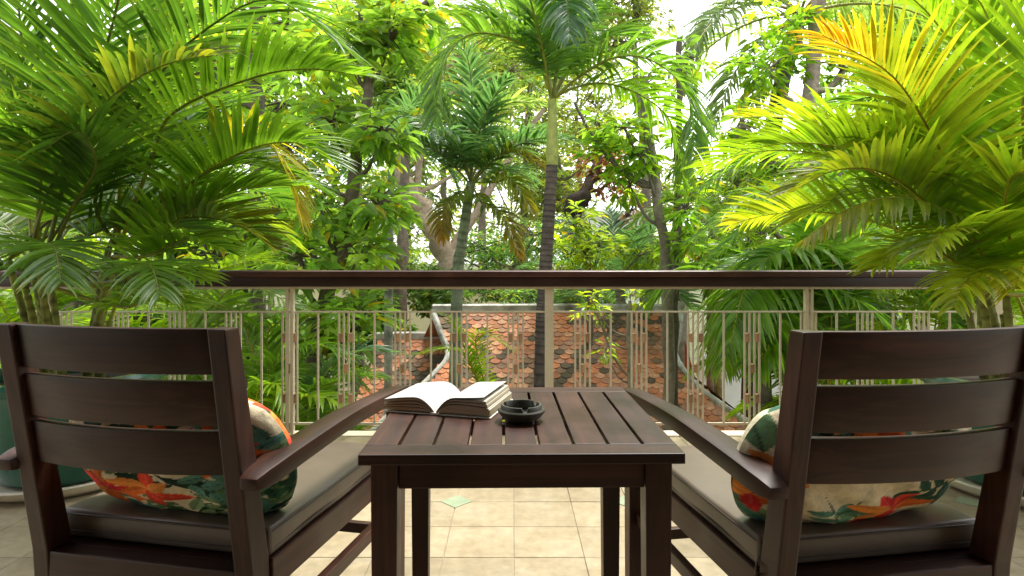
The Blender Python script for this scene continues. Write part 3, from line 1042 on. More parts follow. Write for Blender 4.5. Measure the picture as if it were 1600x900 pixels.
def limb(pts, r0, r1, seed, k=8, n=None):
    n = n or max(8, 5 * len(pts))
    P = spline(pts, n)
    rg = np.random.default_rng(seed)
    if len(P) > 4:
        P[1:-1] += rg.normal(size=(len(P) - 2, 3)) * r1 * .25
    return tube(P, np.linspace(r0, r1, n), k, .05, seed)

def broad_tree(label, trunk, r0, r1, blobs, limbs=(), size=.17, per=7, density=1.0, base=(.075, .18, .02), bark=(.16, .13, .10), seed=1, kind='near',
               group='broadleaf trees in the garden', name='broadleaf_tree', wr=.38, hang=.55, cat='tree', var=.22, yellow=.05, twigs=True, matl=None):
    """trunk path and limbs in world points; blobs = (centre, (rx,ry,rz), number of whorls)"""
    rg = np.random.default_rng(seed)
    base0 = np.array(trunk[0], float)
    root = empty(name, tuple(base0))
    tag(root, label, cat, group)
    VV, FF, off = [], [], 0
    tr = [np.array(p, float) - base0 for p in trunk]
    v, f = limb(tr, r0, r1, seed, 12, 30)
    link('trunk', mesh_np('trunk', v, f, np.tile(np.array(bark), (len(v), 1)) * np.random.default_rng(seed).uniform(.8, 1.2, (len(v), 1)), mats=[BARK]), root)
    TP = spline(tr, 40)
    for pts, ra, rb in limbs:
        v, f = limb([np.array(p, float) - base0 for p in pts], ra, rb, seed + len(VV), 8)
        VV.append(v); FF.append(f + off); off += len(v)
    Os, Ds, Ns, Ss, Cs = [], [], [], [], []
    for c, rad, num in blobs:
        c = np.array(c, float) - base0
        num = max(3, int(num * density))
        d = norm(rg.normal(size=(num, 3)))
        rr_ = rg.random(num) ** .45
        W_ = c + d * rr_[:, None] * np.array(rad)
        if twigs:
            # a bough from the trunk to the blob and twigs to some of its bunches
            k = np.argmin(np.linalg.norm(TP - c - np.array([0, 0, -.5]), axis=1))
            rb = max(.006, min(.05, r1 * .5))
            v, f = limb([TP[k], TP[k] * .5 + c * .5 + np.array([0, 0, -.12]), c], rb * 1.3, rb * .5, seed + len(VV), 6)
            VV.append(v); FF.append(f + off); off += len(v)
            for q in rg.choice(num, min(num, 14), replace=False):
                v, f = limb([c, c * .45 + W_[q] * .55 + np.array([0, 0, .04]), W_[q]], rb * .5, rb * .16, seed + int(q), 4, 6)
                VV.append(v); FF.append(f + off); off += len(v)
        O, D, Nn, S, C = whorls(rg, W_, d, per, size, base, var, hang, yellow)
        Os.append(O); Ds.append(D); Ns.append(Nn); Ss.append(S); Cs.append(C)
    if VV:
        v = np.vstack(VV)
        link('branches', mesh_np('branches', v, np.vstack(FF), np.tile(np.array(bark) * .8, (len(v), 1)), mats=[BARK]), root)
    cr = link('crown', leaves_mesh('crown', np.vstack(Os), np.vstack(Ds), np.vstack(Ns), np.concatenate(Ss), np.vstack(Cs), wr, kind, matl), root)
    return root

# ------------------------------------------------------------------ tiled house below
RZ0, RY0, SLOPE = 0.30, 10.0, 0.70          # ridge height, ridge distance, fall per metre
house = empty('tiled_house', (0.7, 9.0, GZ))
tag(house, 'low house with a fish-scale clay tile roof and white mortar ridge below the terrace', 'house')
hl = np.array(house.location)
def rp(x, y, up=0.0):
    nrm = np.array([0, -SLOPE, 1]) / math.hypot(1, SLOPE)
    return np.array([x, y, RZ0 - SLOPE * (RY0 - y)]) + nrm * up - hl
main_poly = [(-1.26, 10.0), (-.93, 9.08), (-1.567, 8.27), (-2.41, 7.2), (3.95, 7.2), (3.38, 7.83), (2.87, 8.27), (2.41, 9.08), (2.716, 10.0)]
me = mesh_np('roof', [rp(x, y, -.01) for x, y in main_poly] + [rp(x, y, -.09) for x, y in main_poly],
             [list(range(9)), list(range(9, 18))[::-1]] + [[i, (i + 1) % 9, 9 + (i + 1) % 9, 9 + i] for i in range(9)], smooth=False, mats=[CLAY[4]])
roof = link('roof', me, house)
# slopes that turn the corners and the far side
rb_ = RZ0 - SLOPE * (RY0 - 7.2)
for sgn, pa, pb in ((-1, (-.93, 9.08), (-2.41, 7.2)), (1, (2.41, 9.08), (3.95, 7.2))):
    za, zb = RZ0 - SLOPE * (RY0 - pa[1]) - .02, rb_ - .02
    q = [(pa[0], pa[1], za), (pb[0], pb[1], zb), (pb[0], 12.8, zb), (pa[0], 10.92, za)]
    link('side_slope', mesh_np('side_slope', [np.array(p) - hl for p in q], [[0, 1, 2, 3]], smooth=False), house, CLAY[1])
q = [(-1.26, 10.0, RZ0 - .02), (2.716, 10.0, RZ0 - .02), (3.95, 12.8, rb_ - .02), (-2.41, 12.8, rb_ - .02)]
link('back_slope', mesh_np('back_slope', [np.array(p) - hl for p in q], [[0, 1, 2, 3]], smooth=False), house, CLAY[1])
link('house_body', box_me('body', (-2.0 - hl[0], 7.6 - hl[1], 0), (3.5 - hl[0], 12.4 - hl[1], rb_ - .1 - GZ), .01), house, YELLOWWALL)
# one clay tile: rounded lower edge, lower end a little proud
TWd, TEX, TLN = 0.158, 0.098, 0.20
def tile_mesh(m, lump):
    arc = [(TWd / 2 * .96 * math.cos(R(a)), -TLN + .062 + .062 * -math.sin(R(a))) for a in range(0, 181, 30)]
    top = [(-TWd / 2 * .94, 0), (TWd / 2 * .94, 0)]
    pts = top + arc
    n = len(pts)
    V_ = []
    for x, y in pts:
        V_.append((x, y, .014 + .016 * (-y / TLN) + lump * (1 - (2 * x / TWd) ** 2)))
    for x, y in pts:
        V_.append((x, y, .016 * (-y / TLN)))
    F_ = [list(range(n))] + [[i, (i + 1) % n, n + (i + 1) % n, n + i] for i in range(1, n)]
    me = mesh_np('roof_tile', V_, F_, smooth=False, mats=[m])
    bm = bmesh.new(); bm.from_mesh(me)
    bmesh.ops.recalc_face_normals(bm, faces=bm.faces)
    bm.to_mesh(me); bm.free()
    return me
tile_mes = [tile_mesh(m, .003) for m in CLAY]
def inside(x, y, poly):
    c = False
    for i in range(len(poly)):
        (x1, y1), (x2, y2) = poly[i], poly[i - 1]
        if (y1 > y) != (y2 > y) and x < (x2 - x1) * (y - y1) / (y2 - y1) + x1:
            c = not c
    return c
sl = math.atan(SLOPE)
def roof_tiles(parent, poly, ridge_y, ridge_z, xr, nmax, seed):
    rg = random.Random(seed)
    lst = []
    nrow = int((ridge_y - min(p[1] for p in poly)) / math.cos(sl) / TEX)
    for r_ in range(nrow + 1):
        v = .10 + r_ * TEX
        yy = ridge_y - v * math.cos(sl)
        zz = ridge_z - v * math.sin(sl)
        k0, k1 = int(xr[0] / TWd) - 1, int(xr[1] / TWd) + 1
        for k in range(k0, k1 + 1):
            xx = (k + .5 * (r_ % 2)) * TWd + rg.gauss(0, .003)
            if not (inside(xx - .05, yy, poly) and inside(xx + .05, yy, poly)): continue
            px = CX + F * xx / yy; py = HY + F * (EYE - zz) / yy
            hid = (590 < px < 1075 and py > 606) or py > 672 or px > 1235
            lst.append((hid, yy, xx, zz, px, py))
    lst.sort(key=lambda t: (t[0], t[1]))
    bmv, bmf, bmm, off = [], [], [], 0
    for i, (hid, yy, xx, zz, px, py) in enumerate(lst):
        # patches of dark mossy tiles among the orange ones
        g = math.sin(xx * 1.9 + 1.0) * math.sin(yy * 2.3 + .6) + .6 * math.sin(xx * 4.3 - yy * 3.1) + rg.gauss(0, .75)
        mi = 4 if g > .8 else (5 if g > .45 else rg.choice((0, 0, 1, 2, 3, 3)))
        M = Matrix.Translation(Vector((xx, yy, zz + .012)) - Vector(hl)) @ Matrix.Rotation(sl, 4, 'X') @ Matrix.Translation((0, .1, 0)) @ Matrix.Rotation(rg.gauss(0, .025), 4, 'Z') @ Matrix.Rotation(rg.gauss(0, .012), 4, 'X')
        if i < nmax and not hid:
            o = link('roof_tile', tile_mes[mi], parent)
            o.matrix_local = M
        else:
            for vv in tile_mes[mi].vertices:
                bmv.append(tuple(M @ vv.co))
            for p in tile_mes[mi].polygons:
                bmf.append([q + off for q in p.vertices]); bmm.append(mi)
            off += len(tile_mes[mi].vertices)
    if bmv:
        o = link('roof_tile_field', mesh_np('roof_tile_field', bmv, bmf, smooth=False, mats=CLAY, midx=bmm), parent, None, 'stuff')
roof_tiles(roof, main_poly, RY0, RZ0, (-2.6, 4.1), 240, 3)
# ridge and copings of white mortar
def coping(name, pts, w, h, par):
    P = [np.array(p) - hl for p in pts]
    link(name, sweep_me(name, spline(P, 4 * len(P)), [(-w, -.06), (w, -.06), (w, h), (w * .5, h + .02), (-w * .5, h + .02), (-w, h)]), par, MORTAR)
coping('ridge_cap', [(-1.30, 10.0, RZ0 - .02), (.6, 10.0, RZ0 - .012), (2.75, 10.0, RZ0 - .02)], .085, .10, house)
def onroof(x, y): return (x, y, RZ0 - SLOPE * (RY0 - y) + .03)
coping('coping', [onroof(-1.30, 9.97), onroof(-1.12, 9.55), onroof(-.96, 9.10), onroof(-1.20, 8.70), onroof(-1.567, 8.27), onroof(-2.41, 7.2)], .038, .012, house)
coping('coping', [onroof(2.77, 9.97), onroof(2.62, 9.55), onroof(2.44, 9.10), onroof(2.60, 8.62), onroof(2.90, 8.27), onroof(3.38, 7.83), onroof(3.95, 7.2)], .045, .02, house)
link('gable_wall', box_me('gable_wall', (2.66 - hl[0], 9.93 - hl[1], RZ0 - .9 - GZ), (2.82 - hl[0], 10.1 - hl[1], RZ0 + .15 - GZ), .01), house, MORTAR)
# lower wing to the left with its own ridge
wing_poly = [(-2.35, 10.8), (-1.0, 10.8), (-1.15, 9.3), (-2.2, 8.2), (-2.6, 8.2)]
WZ = 1.1 - 118 / F * 10.8
def wp_(x, y, up): return np.array([x, y, WZ - SLOPE * (10.8 - y) + up]) - hl
me = mesh_np('wing_roof', [wp_(x, y, -.02) for x, y in wing_poly] + [wp_(x, y, -.10) for x, y in wing_poly],
             [list(range(5)), list(range(5, 10))[::-1]] + [[i, (i + 1) % 5, 5 + (i + 1) % 5, 5 + i] for i in range(5)], smooth=False, mats=[CLAY[4]])
wing = link('wing_roof', me, house)
roof_tiles(wing, wing_poly, 10.8, WZ, (-3.7, -.9), 60, 5)
coping('ridge_cap', [(-2.4, 10.8, WZ - .02), (-1.7, 10.8, WZ - .01), (-.95, 10.8, WZ - .02)], .08, .09, house)

# buildings and wall glimpsed between the trees
def far_house(label, x0, x1, y0, y1, z1, m, wins, roof_c):
    root = empty('background_house', ((x0 + x1) / 2, y0, GZ))
    tag(root, label, 'building')
    w = (x1 - x0) / 2
    link('wall', box_me('wall', (-w, 0, 0), (w, y1 - y0, z1 - GZ), .02), root, m)
    link('roof_slab', box_me('roof_slab', (-w - .3, -.35, z1 - GZ + .002), (w + .3, y1 - y0 + .3, z1 - GZ + .25), .02), root, roof_c)
    for (cx, cz, ww, hh) in wins:
        wn_ = link('window', box_me('window', (cx - ww / 2, -.06, cz - hh / 2), (cx + ww / 2, -.003, cz + hh / 2), .01), root, WHITEWALL)
        link('pane', box_me('pane', (cx - ww / 2 + .07, -.075, cz - hh / 2 + .07), (cx + ww / 2 - .07, -.0605, cz + hh / 2 - .07), .004), wn_, GLASS)
GLASS = mat('window_glass', (.05, .07, .08), .08, .6)[0]
far_house('pale yellow house half hidden by the trees behind the tiled roof', -8.0, 1.5, 24, 32, 0.3, YELLOWWALL, [], WHITEWALL)
far_house('white building glimpsed through the leaves beyond the garden', 4.6, 9.0, 38, 46, 4.0, WHITEWALL, [(-1.2, 6.2, 1.0, 1.3), (1.2, 6.2, 1.0, 1.3)], WHITEWALL)
gw = link('garden_wall', box_me('garden_wall', (3.9, 12.6, GZ), (11.5, 12.85, -.85), .02))
gw.data.materials.append(WHITEWALL)
tag(gw, 'low white garden wall behind the drooping palm beside the tiled roof', 'wall')

# ------------------------------------------------------------------ potted areca palms on the terrace
def planter(x, y, which, rtop=.43, h=.54):
    p = empty('planter', (x, y, 0))
    tag(p, which, 'planter', 'green glazed planters')
    link('pot', lathe_me('pot', [(0, .03), (rtop * .66, .03), (rtop * .70, .045), (rtop * .84, .22), (rtop * .95, h - .09), (rtop * .96, h - .06), (rtop * 1.03, h - .05), (rtop * 1.05, h - .02), (rtop * 1.02, h),
                                 (rtop * .93, h), (rtop * .91, h - .03), (rtop * .90, h - .075), (0, h - .075)], 64), p, GLAZE)
    link('saucer', lathe_me('saucer', [(0, .0005), (rtop * .88, .0005), (rtop * 1.0, .03), (rtop * 1.04, .06), (rtop * 1.01, .066), (rtop * .95, .035), (rtop * .8, .022), (0, .022)], 64), p, SAUCER)
    link('soil', lathe_me('soil', [(0, h - .05), (rtop * .5, h - .055), (rtop * .905, h - .074)], 40), p, SOIL)

def areca(x, y, z, label, heroes, nrand, seed, color, az_c, az_w, flen, canes, ages):
    """clump of ringed canes with feather leaves"""
    rg = np.random.default_rng(seed)
    root = empty('areca_palm', (x, y, z))
    tag(root, label, 'palm plant', 'potted areca palms')
    o = np.array([x, y, z])
    tops = []
    for i in range(canes):
        a = rg.uniform(0, 2 * math.pi); r_ = rg.uniform(.03, .24)
        b = np.array([math.cos(a) * r_, math.sin(a) * r_, -.02])
        hgt = rg.uniform(.25, .75)
        t = b + np.array([math.cos(a) * hgt * .22, math.sin(a) * hgt * .22, hgt])
        link('cane', ringed_trunk([b, b * .5 + t * .5 + np.array([0, 0, .02]), t], rg.uniform(.016, .028), .014, 30, (.20, .19, .06), (.22, .26, .06), ring=.06, seed=seed + i, k=8, name='cane', bulge=.12), root)
        tops.append(t)
    for h in heroes:
        h = dict(h)
        pts = [np.array(p, float) - o for p in h.pop('pts')]
        t = min(tops, key=lambda q: np.linalg.norm(q[:2] - (pts[0][:2] * .15)) + .3 * abs(q[2] - pts[0][2]))
        kw = dict(nl=46, L=.44, W=.026, droop=.22, jit=.45, color=color, lift=16, pet=.30, rr=.011, curl=1.0)
        kw.update(h)
        add_frond(root, spline([t] + pts, 24), **kw)
    for i in range(nrand):
        t = tops[rg.integers(len(tops))]
        az = az_c + rg.uniform(-az_w, az_w)
        e = rg.uniform(38, 84)
        ln = flen * rg.uniform(.6, 1.05)
        P = arch(t, az, e, ln, rg.uniform(50, 100), side=rg.normal() * 18, n=18)
        ag = ages if rg.random() < .28 else 0
        add_frond(root, P, jit=.5, nl=int(40 + rg.integers(8)), L=.38 * rg.uniform(.85, 1.15), W=.025, droop=rg.uniform(.1, .35), color=color if rg.random() < .75 else 'areca', age=ag, lift=rg.uniform(8, 30), pet=.26, roll=rg.normal() * .25, curl=1.0)
    # small low leaves round the base
    return root

LX, LY_ = (112 - CX) / F * 3.15, 3.15
planter(LX, LY_, 'large green glazed planter on a pale saucer, behind the armchair by the open book')
PH = .47
areca(LX, LY_, PH, 'big dark green potted areca palm whose planter stands behind the armchair by the book', [
    dict(pts=[V(150, 300, 3.1), V(240, 130, 3.05), V(330, 40, 3.0), V(430, 0, 2.95), V(545, 80, 2.9)], L=.50, nl=58, droop=.2, lift=10, color='areca_dark'),
    dict(pts=[V(240, 240, 3.05), V(275, 173, 3.0), V(397, 121, 2.95), V(480, 108, 2.9), V(565, 118, 2.85)], L=.42, nl=46, lift=26, color='areca'),
    dict(pts=[V(230, 360, 3.1), V(262, 318, 3.1), V(327, 266, 3.0), V(402, 229, 2.95), V(467, 224, 2.9), V(518, 252, 2.85)], L=.40, nl=48, lift=22, color='areca'),
    dict(pts=[V(330, 260, 3.3), V(385, 205, 3.3), V(425, 230, 3.3), V(450, 275, 3.3), V(470, 345, 3.3)], L=.36, nl=36, age=.95, age_pow=.7, color='lime'),
    dict(pts=[V(60, 250, 3.0), V(38, 100, 3.0), V(20, -40, 2.95), V(-30, -120, 2.9)], color='areca_dark'),
    dict(pts=[V(80, 250, 3.2), V(130, 90, 3.25), V(210, -30, 3.3), V(300, -60, 3.3)], color='areca', L=.5),
    dict(pts=[V(40, 300, 3.1), V(-20, 170, 3.0), V(-80, 120, 2.95), V(-160, 140, 2.9)], color='areca'),
    dict(pts=[V(110, 250, 2.9), V(170, 60, 2.8), V(190, -60, 2.7), V(150, -160, 2.6)], color='areca_dark', L=.5),
    dict(pts=[V(190, 280, 3.2), V(215, 150, 3.3), V(260, 30, 3.4), V(330, -50, 3.4)], color='lime', L=.5),
    dict(pts=[V(110, 420, 2.8), V(70, 385, 2.55), V(85, 388, 2.4), V(95, 440, 2.25)], L=.30, nl=24, W=.026, droop=.3, lift=5, color='areca_dark', pet=.5),
    dict(pts=[V(180, 440, 2.8), V(215, 415, 2.6), V(236, 418, 2.45), V(250, 462, 2.3)], L=.28, nl=22, W=.026, droop=.3, lift=5, color='areca_dark', pet=.5),
    dict(pts=[V(230, 400, 3.0), V(290, 375, 2.9), V(350, 390, 2.8)], L=.28, nl=30, color='areca'),
    dict(pts=[V(220, 450, 3.0), V(270, 425, 2.9), V(325, 440, 2.8)], L=.28, nl=28, color='areca', droop=.3),
    dict(pts=[V(190, 480, 2.95), V(240, 460, 2.8), V(300, 480, 2.7)], L=.26, nl=26, color='areca', droop=.35),
    dict(pts=[V(70, 450, 3.0), V(30, 420, 2.85), V(-30, 430, 2.7)], L=.30, nl=28, color='areca_dark'),
    dict(pts=[V(60, 330, 2.95), V(60, 250, 2.8), V(20, 200, 2.7), V(-40, 210, 2.6)], L=.4, color='areca'),
    dict(pts=[V(110, 330, 2.95), V(150, 260, 2.85), V(120, 205, 2.7), V(60, 240, 2.6)], L=.4, color='areca_dark', nl=30),
], 15, 21, 'areca_dark', 35, 100, 1.75, 14, .28)

RXp, RYp = (1600 - CX) / F * 3.0, 3.0
planter(RXp, RYp, 'large green glazed planter partly hidden behind the ashtray-side armchair')
areca(RXp, RYp, PH, 'lime and yellow potted areca palm whose planter stands behind the ashtray-side armchair', [
    dict(pts=[V(1540, 400, 3.0), V(1500, 300, 2.95), V(1450, 200, 2.9), V(1390, 115, 2.85), V(1285, 55, 2.8)], L=.46, nl=48, age=.8, age_pow=2.2, color='lime', tip='orange', lift=18),
    dict(pts=[V(1540, 430, 3.0), V(1480, 350, 2.95), V(1390, 275, 2.9), V(1310, 265, 2.85), V(1235, 300, 2.8)], L=.36, nl=50, age=.35, color='lime', tip='yellow', lift=28),
    dict(pts=[V(1560, 420, 3.1), V(1510, 300, 3.1), V(1455, 225, 3.05), V(1400, 205, 3.0), V(1350, 225, 2.95)], L=.40, nl=46, age=.2, color='lime', lift=30),
    dict(pts=[V(1530, 360, 2.8), V(1430, 312, 2.75), V(1340, 320, 2.7), V(1255, 375, 2.65)], L=.24, nl=36, age=.5, color='areca', tip='yellow', droop=.6, lift=-20),
    dict(pts=[V(1540, 440, 2.9), V(1470, 395, 2.8), V(1420, 385, 2.75), V(1365, 420, 2.7)], L=.30, nl=38, color='lime', age=.15),
    dict(pts=[V(1555, 430, 2.8), V(1520, 370, 2.7), V(1480, 360, 2.6), V(1440, 400, 2.5)], L=.32, nl=40, color='lime', age=.2),
    dict(pts=[V(1585, 300, 3.0), V(1570, 150, 3.0), V(1540, 20, 3.0), V(1480, -60, 3.0)], L=.5, color='lime', nl=52),
    dict(pts=[V(1570, 300, 3.2), V(1520, 130, 3.25), V(1440, 10, 3.3), V(1350, -40, 3.3)], L=.5, color='lime', nl=52, lift=20),
    dict(pts=[V(1595, 320, 2.9), V(1600, 150, 2.8), V(1640, 20, 2.7), V(1700, -30, 2.7)], L=.5, color='lime'),
    dict(pts=[V(1565, 340, 3.3), V(1480, 200, 3.4), V(1380, 150, 3.5), V(1270, 180, 3.5)], L=.45, color='areca', nl=50, lift=22),
    dict(pts=[V(1560, 380, 3.3), V(1460, 290, 3.4), V(1340, 300, 3.5), V(1230, 350, 3.5)], L=.42, color='lime', nl=50, age=.25),
    dict(pts=[V(1575, 460, 2.8), V(1540, 425, 2.6), V(1510, 440, 2.5), V(1490, 480, 2.4)], L=.26, nl=28, color='lime', droop=.4, age=.2),
    dict(pts=[V(1590, 400, 2.8), V(1570, 320, 2.7), V(1590, 270, 2.6), V(1640, 300, 2.5)], L=.36, color='lime', age=.3),
], 11, 33, 'lime', -35, 100, 1.6, 12, .45)

# ------------------------------------------------------------------ garden palms
def G(px, Y):                       # foot on the garden ground under pixel column px at distance Y
    return np.array([(px - CX) / F * Y, Y, GZ])

# slender palm with the yellow-green crownshaft
Yc = 6.0
palm('slender palm with a smooth yellow-green crownshaft, its dark trunk beside the middle rail post', [G(838, Yc), V(846, 600, Yc), V(852, 430, Yc), V(863, 255, Yc)], .085, .056, 4, 1.75,
     shaft=(.63, .058, .042, (.36, .41, .10)), color='green', bark=((.075, .062, .056), (.13, .11, .095)), seed=5, L=.58, W=.036, nl=62, droop=.35, el=(86, 60), bend=60, ring=.10, az0=150, rfr=.017, n_tr=300, hero=[
         dict(pts=[V(835, 85, 5.9), V(780, 55, 5.8), V(725, 58, 5.7), V(690, 110, 5.6), V(680, 190, 5.55)], nl=60, L=.58, droop=.5, color='green'),
         dict(pts=[V(905, 120, 5.9), V(960, 90, 5.8), V(1020, 95, 5.7), V(1075, 150, 5.6), V(1085, 255, 5.5)], nl=64, L=.56, droop=.55, color='green'),
         dict(pts=[V(890, 140, 6.0), V(940, 130, 6.1), V(1000, 148, 6.2), V(1050, 195, 6.3), V(1070, 300, 6.3)], nl=56, L=.5, droop=.5, color='areca'),
         dict(pts=[V(872, 90, 5.8), V(880, 20, 5.5), V(885, 0, 5.2), V(890, 60, 4.9)], nl=50, L=.5, droop=.7, color='blue'),
         dict(pts=[V(850, 70, 6.2), V(820, 0, 6.4), V(790, -60, 6.6), V(740, -70, 6.8)], nl=56, L=.55, color='green'),
         dict(pts=[V(905, 80, 6.1), V(950, 10, 6.2), V(1000, -40, 6.3), V(1060, -40, 6.4)], nl=56, L=.55, color='green'),
     ])
# bluish twin-stem palm further back
Yb = 8.2
palm('blue-green palm with pale ringed twin stems and orange-tipped old leaves', [G(700, Yb), V(714, 470, Yb), V(722, 380, Yb), V(736, 285, Yb)], .085, .062, 9, 1.75, color='blue', bark=((.26, .30, .24), (.30, .36, .26)),
     seed=8, L=.5, W=.04, nl=48, el=(88, 30), bend=70, ages=.3, ring=.14, rfr=.016, hero=[
         dict(pts=[V(770, 245, 8.0), V(810, 238, 7.8), V(850, 262, 7.6)], nl=40, L=.42, age=.55, tip='orange', droop=.7, color='green'),
         dict(pts=[V(775, 285, 8.0), V(800, 280, 7.8), V(830, 330, 7.6)], nl=40, L=.42, age=.6, tip='yellow', droop=.8, color='green'),
         dict(pts=[V(755, 320, 8.0), V(785, 335, 7.8), V(812, 400, 7.6)], nl=40, L=.38, age=.6, tip='orange', droop=.8, color='green'),
         dict(pts=[V(715, 310, 8.0), V(695, 325, 7.8), V(690, 375, 7.6)], nl=36, L=.34, age=.7, tip='orange', droop=.8, color='green'),
         dict(pts=[V(738, 170, 8.2), V(730, 90, 8.0), V(700, 60, 7.8)], nl=50, L=.5, color='blue'),
         dict(pts=[V(770, 190, 8.2), V(800, 160, 8.1), V(865, 165, 8.0)], nl=46, L=.46, color='pale'),
         dict(pts=[V(700, 190, 8.1), V(680, 150, 8.0), V(670, 190, 7.9)], nl=40, L=.42, color='blue', droop=.7)])
palm('thin grey ringed palm stem left of the tiled roof wing', [G(606, 9.0), V(607, 480, 9.0), V(609, 380, 9.0), V(612, 240, 9.0)], .065, .05, 8, 1.5, color='blue', bark=((.30, .32, .28), (.26, .30, .25)), seed=14, L=.42, W=.034, nl=40, el=(80, -10), ring=.12)
# coconut palm at the upper right, leaning dark trunk
palm('tall coconut palm with a dark leaning trunk beyond the lime areca', [G(1165, 11), V(1180, 420, 11), V(1188, 340, 11), V(1215, 160, 11), V(1250, 20, 11)], .17, .13, 8, 3.4, color='pale', bark=((.07, .06, .055), (.10, .09, .08)), seed=17,
     L=.75, W=.05, nl=56, el=(70, 0), bend=80, droop=.7, ring=.12, rfr=.03, hero=[
         dict(pts=[V(1190, -10, 10.6), V(1120, 20, 10.2), V(1075, 110, 9.9)], nl=60, L=.7, droop=.9),
         dict(pts=[V(1200, 60, 10.6), V(1150, 110, 10.3), V(1110, 210, 10.0)], nl=60, L=.7, droop=.9),
         dict(pts=[V(1220, 70, 10.8), V(1180, 150, 10.6), V(1150, 270, 10.4)], nl=56, L=.6, droop=.9)])
# drooping palm right of the roof, its fronds hang behind the railing
palm('young drooping palm with lime leaves hanging beside the right edge of the tiled roof', [G(1200, 6.4), V(1192, 640, 6.4), V(1188, 560, 6.4), V(1196, 470, 6.4)], .10, .08, 5, 1.3, color='areca', bark=((.20, .17, .15), (.24, .21, .18)), seed=23,
     L=.62, W=.05, nl=42, el=(80, 20), bend=95, droop=.7, rfr=.018, hero=[
         dict(pts=[V(1170, 440, 6.2), V(1145, 480, 6.0), V(1128, 570, 5.8)], nl=38, L=.62, droop=1.0, color='lime', lift=-10),
         dict(pts=[V(1195, 430, 6.0), V(1165, 450, 5.6), V(1140, 540, 5.3)], nl=36, L=.60, droop=1.0, color='areca', lift=-10),
         dict(pts=[V(1205, 460, 6.0), V(1215, 500, 5.7), V(1180, 590, 5.4)], nl=34, L=.5, droop=.9, color='areca'),
         dict(pts=[V(1210, 450, 6.1), V(1260, 430, 5.9), V(1310, 470, 5.7)], nl=38, L=.55, droop=.8),
         dict(pts=[V(1215, 420, 6.1), V(1250, 400, 5.8), V(1210, 398, 5.4), V(1150, 440, 5.2)], nl=44, L=.5, droop=.8, color='green')])
palm('pale-stemmed palm leaning behind the railing right of the ashtray-side armchair back', [G(1420, 7.0), V(1390, 540, 7.0), V(1372, 470, 7.0), V(1358, 430, 7.0)], .075, .065, 11, 1.7, color='green', bark=((.34, .36, .32), (.36, .38, .33)), seed=27, L=.5, W=.045, nl=40, el=(80, -30), bend=70)
palm('palm with fanned green leaves rising above the handrail near the two thin trunks', [G(985, 10.5), V(975, 540, 10.5), V(968, 450, 10.5)], .09, .08, 12, 1.9, color='blue', bark=((.24, .25, .2), (.28, .28, .22)), seed=29, L=.5, W=.036, nl=46, el=(85, 0), bend=60, droop=.25)
palm('small yellow-stemmed palm behind the handrail below the coconut palm', [G(1125, 9.5), V(1120, 430, 9.5), V(1114, 360, 9.5)], .06, .05, 9, 1.5, color='areca', age=.1, bark=((.34, .32, .14), (.36, .34, .15)), seed=31, L=.42, W=.034, nl=38, el=(75, -20), bend=90, droop=.7)
palm('palm with one orange dying leaf behind the handrail', [G(1110, 10.8), V(1110, 500, 10.8), V(1110, 435, 10.8)], .07, .06, 6, 1.3, color='areca', bark=((.2, .18, .14), (.24, .2, .15)), seed=35, L=.36, W=.03, nl=36, el=(70, 10), bend=70, hero=[
    dict(pts=[V(1085, 400, 10.6), V(1075, 382, 10.4), V(1130, 400, 10.2)], nl=36, L=.34, age=1.0, age_pow=.4, tip='orange', droop=.5),
    dict(pts=[V(1140, 420, 10.5), V(1190, 395, 10.4), V(1270, 370, 10.2)], nl=48, L=.4, color='lime', age=.3, droop=.9, lift=-15)])
# long drooping palm leaves coming in over the handrail at right (garden areca beyond the railing)
def clump(label, x, y, z, specs, n, seed, color, az_c, az_w, flen, L=.45, W=.036, ages=0.0, el=(25, 80), droop=.4, canes=5, cane_r=.03, group='leafy palm clumps below the terrace', name='palm_clump'):
    rg = np.random.default_rng(seed)
    root = empty(name, (x, y, GZ))
    tag(root, label, 'palm clump', group)
    o = np.array([x, y, GZ])
    hz = z - GZ
    tops = []
    for i in range(canes):
        a = 2 * math.pi * i / canes + rg.uniform(-.3, .3)
        b = np.array([math.cos(a) * .16, math.sin(a) * .16, 0])
        t = np.array([math.cos(a) * .3, math.sin(a) * .3, hz * rg.uniform(.86, 1.04)])
        link('cane', ringed_trunk([b, (b + t) / 2 + np.array([math.cos(a), math.sin(a), 0]) * .05, t], cane_r, cane_r * .8, 40, (.20, .20, .10), (.24, .27, .10), ring=.11, seed=seed + i, k=8, name='cane', bulge=.08), root)
        tops.append(t)
    for h in specs:
        h = dict(h)
        pts = [np.array(p, float) - o for p in h.pop('pts')]
        t = min(tops, key=lambda q: np.linalg.norm(q - pts[0]))
        kw = dict(nl=44, L=L, W=W, droop=droop, color=color, lift=15, pet=.2, rr=.012)
        kw.update(h)
        add_frond(root, spline([t] + pts, 20), **kw)
    for i in range(n):
        t = tops[i % len(tops)]
        az = az_c + rg.uniform(-az_w, az_w)
        P = arch(t, az, rg.uniform(*el), flen * rg.uniform(.7, 1.1), rg.uniform(60, 110), side=rg.normal() * 15)
        add_frond(root, P, nl=40, L=L * rg.uniform(.85, 1.1), W=W, droop=droop * rg.uniform(.6, 1.4), color=color, age=ages if rg.random() < .3 else 0, lift=rg.uniform(0, 25), pet=.18, rr=.012, roll=rg.normal() * .3)
    return root
